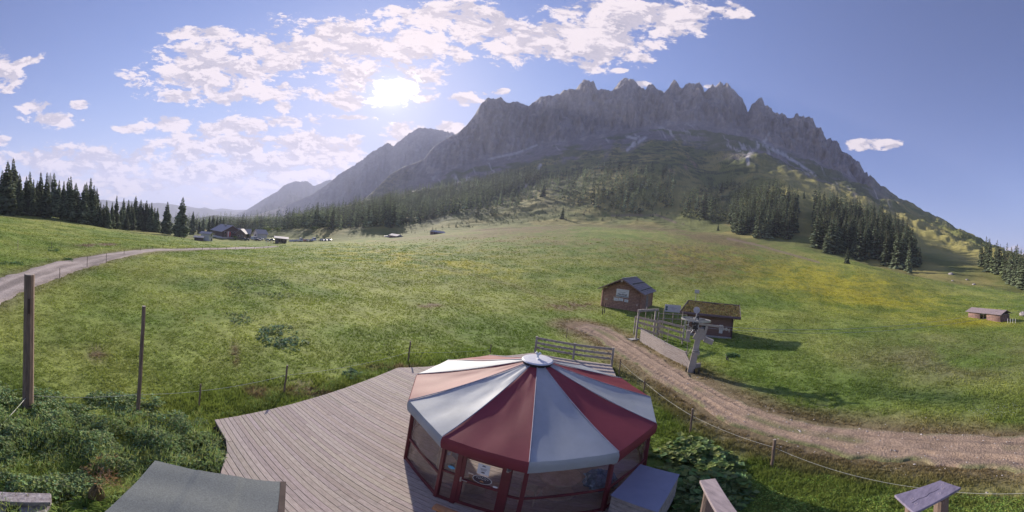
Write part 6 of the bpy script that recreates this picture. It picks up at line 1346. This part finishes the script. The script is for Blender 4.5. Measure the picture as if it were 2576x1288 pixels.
def leaves(name,polyw,n,smin,smax,hmin,hmax,col,label,cat,kind='stuff',seed=1,tilt=.5,cl=.5,parent=None,round_=.8):
    r=np.random.default_rng(seed); xs=[p[0] for p in polyw];ys=[p[1] for p in polyw]; X=r.uniform(min(xs),max(xs),n*4);Y=r.uniform(min(ys),max(ys),n*4)
    # feathered outline and clumps with gaps
    jx,jy=(fbm(X/.4,Y/.4,seed+3,3)-.5)*.9,(fbm(X/.4,Y/.4,seed+9,3)-.5)*.9
    k=inpoly(X+jx,Y+jy,polyw)&~inpoly(X,Y,DECK); c=fbm(X/cl,Y/cl,seed,3); k&=(c+r.normal(0,.06,n*4)>.38); X,Y,c=X[k][:n],Y[k][:n],c[k][:n]; n=len(X)
    Z=gzv(X,Y); top=hmin+(hmax-hmin)*np.clip((c-.35)*2.8,0,1); u=r.random(n)**.45; z=Z+top*u; s=r.uniform(smin,smax,n); yaw=r.uniform(0,6.283,n); ti=r.normal(tilt,.35,n)
    dx,dy=np.cos(yaw),np.sin(yaw); px_,py_=-dy,dx; P=np.stack([X,Y,z],-1); D=np.stack([dx*np.cos(ti),dy*np.cos(ti),-np.sin(ti)],-1); L=np.stack([px_,py_,0*px_],-1); U=np.cross(L,D); s=s[:,None]; w=s*round_/2
    V=np.stack([P,P+D*s*.45+L*w+U*w*-.35,P+D*s-U*s*.08,P+D*s*.45-L*w+U*w*-.35,P+D*s*.5],1).reshape(-1,3); b=np.arange(n)[:,None]*5; F=np.stack([b+0,b+1,b+4,b+0,b+4,b+3,b+1,b+2,b+4,b+4,b+2,b+3],-1).reshape(-1,3)
    colr=np.array(col)*1.35*r.uniform(.6,1.45,(n,1))*(.75+.5*c[:,None])*np.stack([r.uniform(.8,1.25,n),np.ones(n),r.uniform(.7,1.2,n)],-1)
    return tag(npmesh(name,V,F,MLF,fcol=np.repeat(colr,4,0),parent=parent),label,cat,kind=kind)
def wpoly(pts,z=-.4): return [g(x,y,z) for x,y in pts]
leaves('weed_bank',wpoly([(-120,1035),(90,1050),(350,1058),(470,1060),(540,1075),(563,1130),(548,1200),(390,1230),(330,1330),(-120,1330)]),24000,.05,.12,.12,.65,(.15,.205,.095),'dense nettles and leafy weeds covering the bank at the bottom left','weeds',seed=11,cl=.9)
leaves('weed_bank',wpoly([(-60,945),(120,985),(330,985),(420,1020),(350,1058),(-60,1050)]),5200,.06,.15,.05,.35,(.16,.22,.10),'scattered broad weeds below the thick pole','weeds',seed=12,cl=.7)
leaves('bank_grass',wpoly([(-120,1035),(350,1045),(540,1065),(563,1200),(390,1230),(330,1330),(-120,1330)]),9000,.10,.30,.05,.75,(.22,.28,.09),'long grass stems growing up through the weed bank','grass',seed=41,cl=.5,round_=.06,tilt=-1.0)
leaves('butterbur_patch',wpoly([(1640,1140),(1700,1122),(1775,1128),(1850,1165),(1885,1220),(1870,1280),(1700,1330),(1660,1250),(1690,1190)]),2600,.14,.30,.12,.62,(.12,.17,.065),'broad-leaved butterbur plants filling the corner between chest and fence','plants',seed=13,cl=.6,round_=1.1,tilt=.35)
leaves('dock_patch',wpoly([(655,815),(720,812),(780,850),(745,880),(700,872),(650,845)],-.3),620,.12,.26,.05,.38,(.14,.20,.11),'dark dock plants in the middle of the left meadow','plants',seed=14,cl=.7,round_=.8)
leaves('dock_patch',wpoly([(570,780),(620,775),(640,805),(590,815)],-.3),200,.10,.24,.05,.3,(.18,.23,.11),'paler dock clump above left of the dark dock plants','plants',seed=15,cl=.7)
leaves('dock_patch',wpoly([(560,700),(720,690),(740,740),(620,760)],-.3),600,.12,.3,.05,.35,(.14,.18,.08),'loose weeds scattered over the upper left meadow','plants',seed=16,cl=1.6)
leaves('dock_plant',wpoly([(860,935),(892,932),(900,950),(868,955)],-.3),240,.10,.24,.1,.4,(.09,.16,.08),'single dock plant beside the far edge of the deck','plant',kind=None,seed=17,cl=2)
for (x,y,w,sd,l) in ((135,628,14,21,'small dark weed clump left of the gravel road, nearest the spruces'),(172,652,12,22,'weed clump on the left verge of the gravel road'),(20,665,40,23,'weeds on the grass left of the gravel road at the picture edge'),(1785,870,16,0,''),(1840,905,14,25,'leafy weeds below the grass-roofed lift hut')):
    if l: leaves('weed_clump',wpoly([(x-w,y-4),(x+w,y-4),(x+w,y+5),(x-w,y+5)],-.6),260,.12,.3,.05,.35,(.08,.14,.06),l,'plant',kind=None,seed=sd,cl=1.5)
leaves('verge_weeds',wpoly([(1000,925),(1300,893),(1300,885),(1000,912)],-.3),1500,.05,.12,.05,.35,(.12,.17,.05),'taller grass and weeds behind the tent','weeds',seed=26,cl=.7,round_=.3,tilt=-.9)
leaves('verge_weeds',wpoly([(530,1050),(700,1010),(1000,928),(990,915),(700,985),(540,1030)],-.3),5200,.06,.16,.05,.30,(.15,.20,.06),'long grass hanging over the left edge of the deck','weeds',seed=27,cl=.6,round_=.16,tilt=-.9)
leaves('clover_lawn',wpoly([(1880,1190),(2100,1200),(2300,1240),(2576,1250),(2576,1300),(1850,1300)],-.35),16000,.03,.07,.02,.14,(.18,.25,.06),'low clover and dandelion leaves at the bottom right','ground cover',seed=28,cl=.5)
def fern(x,y,z,R_,seed,label):
    X,Y=g(x,y,z); r=np.random.default_rng(seed); V=[];F=[];C=[]
    for k in range(11):
        a=k*.571+r.normal(0,.15); L_=R_*r.uniform(.75,1.1)
        for j in range(3,22):
            s=j/22; px_=L_*s*math.cos(a)*.85; py_=L_*s*math.sin(a)*.85; pz=R_*(.95*s-1.0*s*s)*1.25+.05; w=L_*.20*math.sin(math.pi*min(1,s*1.05))**.8
            for sd in (-1,1):
                b=a+sd*1.25; o=len(V); V+= [(px_,py_,pz),(px_+math.cos(b)*w*.5-math.cos(a)*.012,py_+math.sin(b)*w*.5-math.sin(a)*.012,pz+.01),(px_+math.cos(b)*w,py_+math.sin(b)*w,pz-.03),(px_+math.cos(b)*w*.5+math.cos(a)*.02,py_+math.sin(b)*w*.5+math.sin(a)*.02,pz+.005)]; F.append((o,o+1,o+2,o+3)); C.append(np.array([.17,.25,.045])*r.uniform(.7,1.3))
    o=npmesh('fern',V,F,MLF,fcol=C); o.location=(X,Y,gz(X,Y)+.1); tag(o,label,'fern')
fern(22,1215,0,.62,1,'tall yellow-green fern at the left picture edge above the stones'); fern(215,1270,0,.6,2,'spreading fern at the bottom edge right of the stones'); fern(290,1262,0,.5,3,'fern beside the mossy stump at the bottom'); fern(160,1290,0,.5,4,'fern partly below the bottom edge beside the stone blocks')
sx,sy=g(243,1238,0.1); boulder(sx,sy,gz(sx,sy)+.35,.17,.17,.42,'mossy_stump','brown mossy stump among the weeds beside the shed roof',mat('brown_moss',(.19,.13,.05),.95,col2=(.07,.05,.03),scale=18,bump=.03),'stump',5)
# dead reddish bracken
leaves('dry_bracken',wpoly([(190,1160),(250,1135),(300,1150),(330,1200),(290,1215),(215,1200)],.1),420,.08,.2,.1,.5,(.24,.15,.09),'dry reddish bracken stalks in the weed bank','bracken',seed=31,cl=.5,round_=.12,tilt=-.4)
leaves('dry_grass_litter',wpoly([(560,1062),(620,1040),(720,1010),(760,1005),(640,1060),(600,1090),(610,1130),(585,1120)],0),1800,.06,.16,.0,.05,(.30,.21,.15),'dry grass litter lying on the left corner of the deck','litter',seed=32,cl=.5,round_=.08,tilt=.0)

# ---------------------------------------------------------------- evening haze
def haze():
    m=bpy.data.materials.new('evening_haze'); m.use_nodes=True; nt=m.node_tree; nt.nodes.clear(); v=nt.nodes.new('ShaderNodeVolumePrincipled'); o=nt.nodes.new('ShaderNodeOutputMaterial')
    v.inputs['Color'].default_value=(.74,.77,1.0,1); v.inputs['Density'].default_value=1.5e-4; v.inputs['Anisotropy'].default_value=.15
    nt.links.new(v.outputs[0],o.inputs['Volume'])
    zb=float(min(GZ.min(),-160))-1; b=MB().box((0,0,(zb+1010)/2),(18400,18400,1010-zb)).build('haze',m); b['kind']='stuff'; b['label']='thin blue evening haze over the valley'
haze()
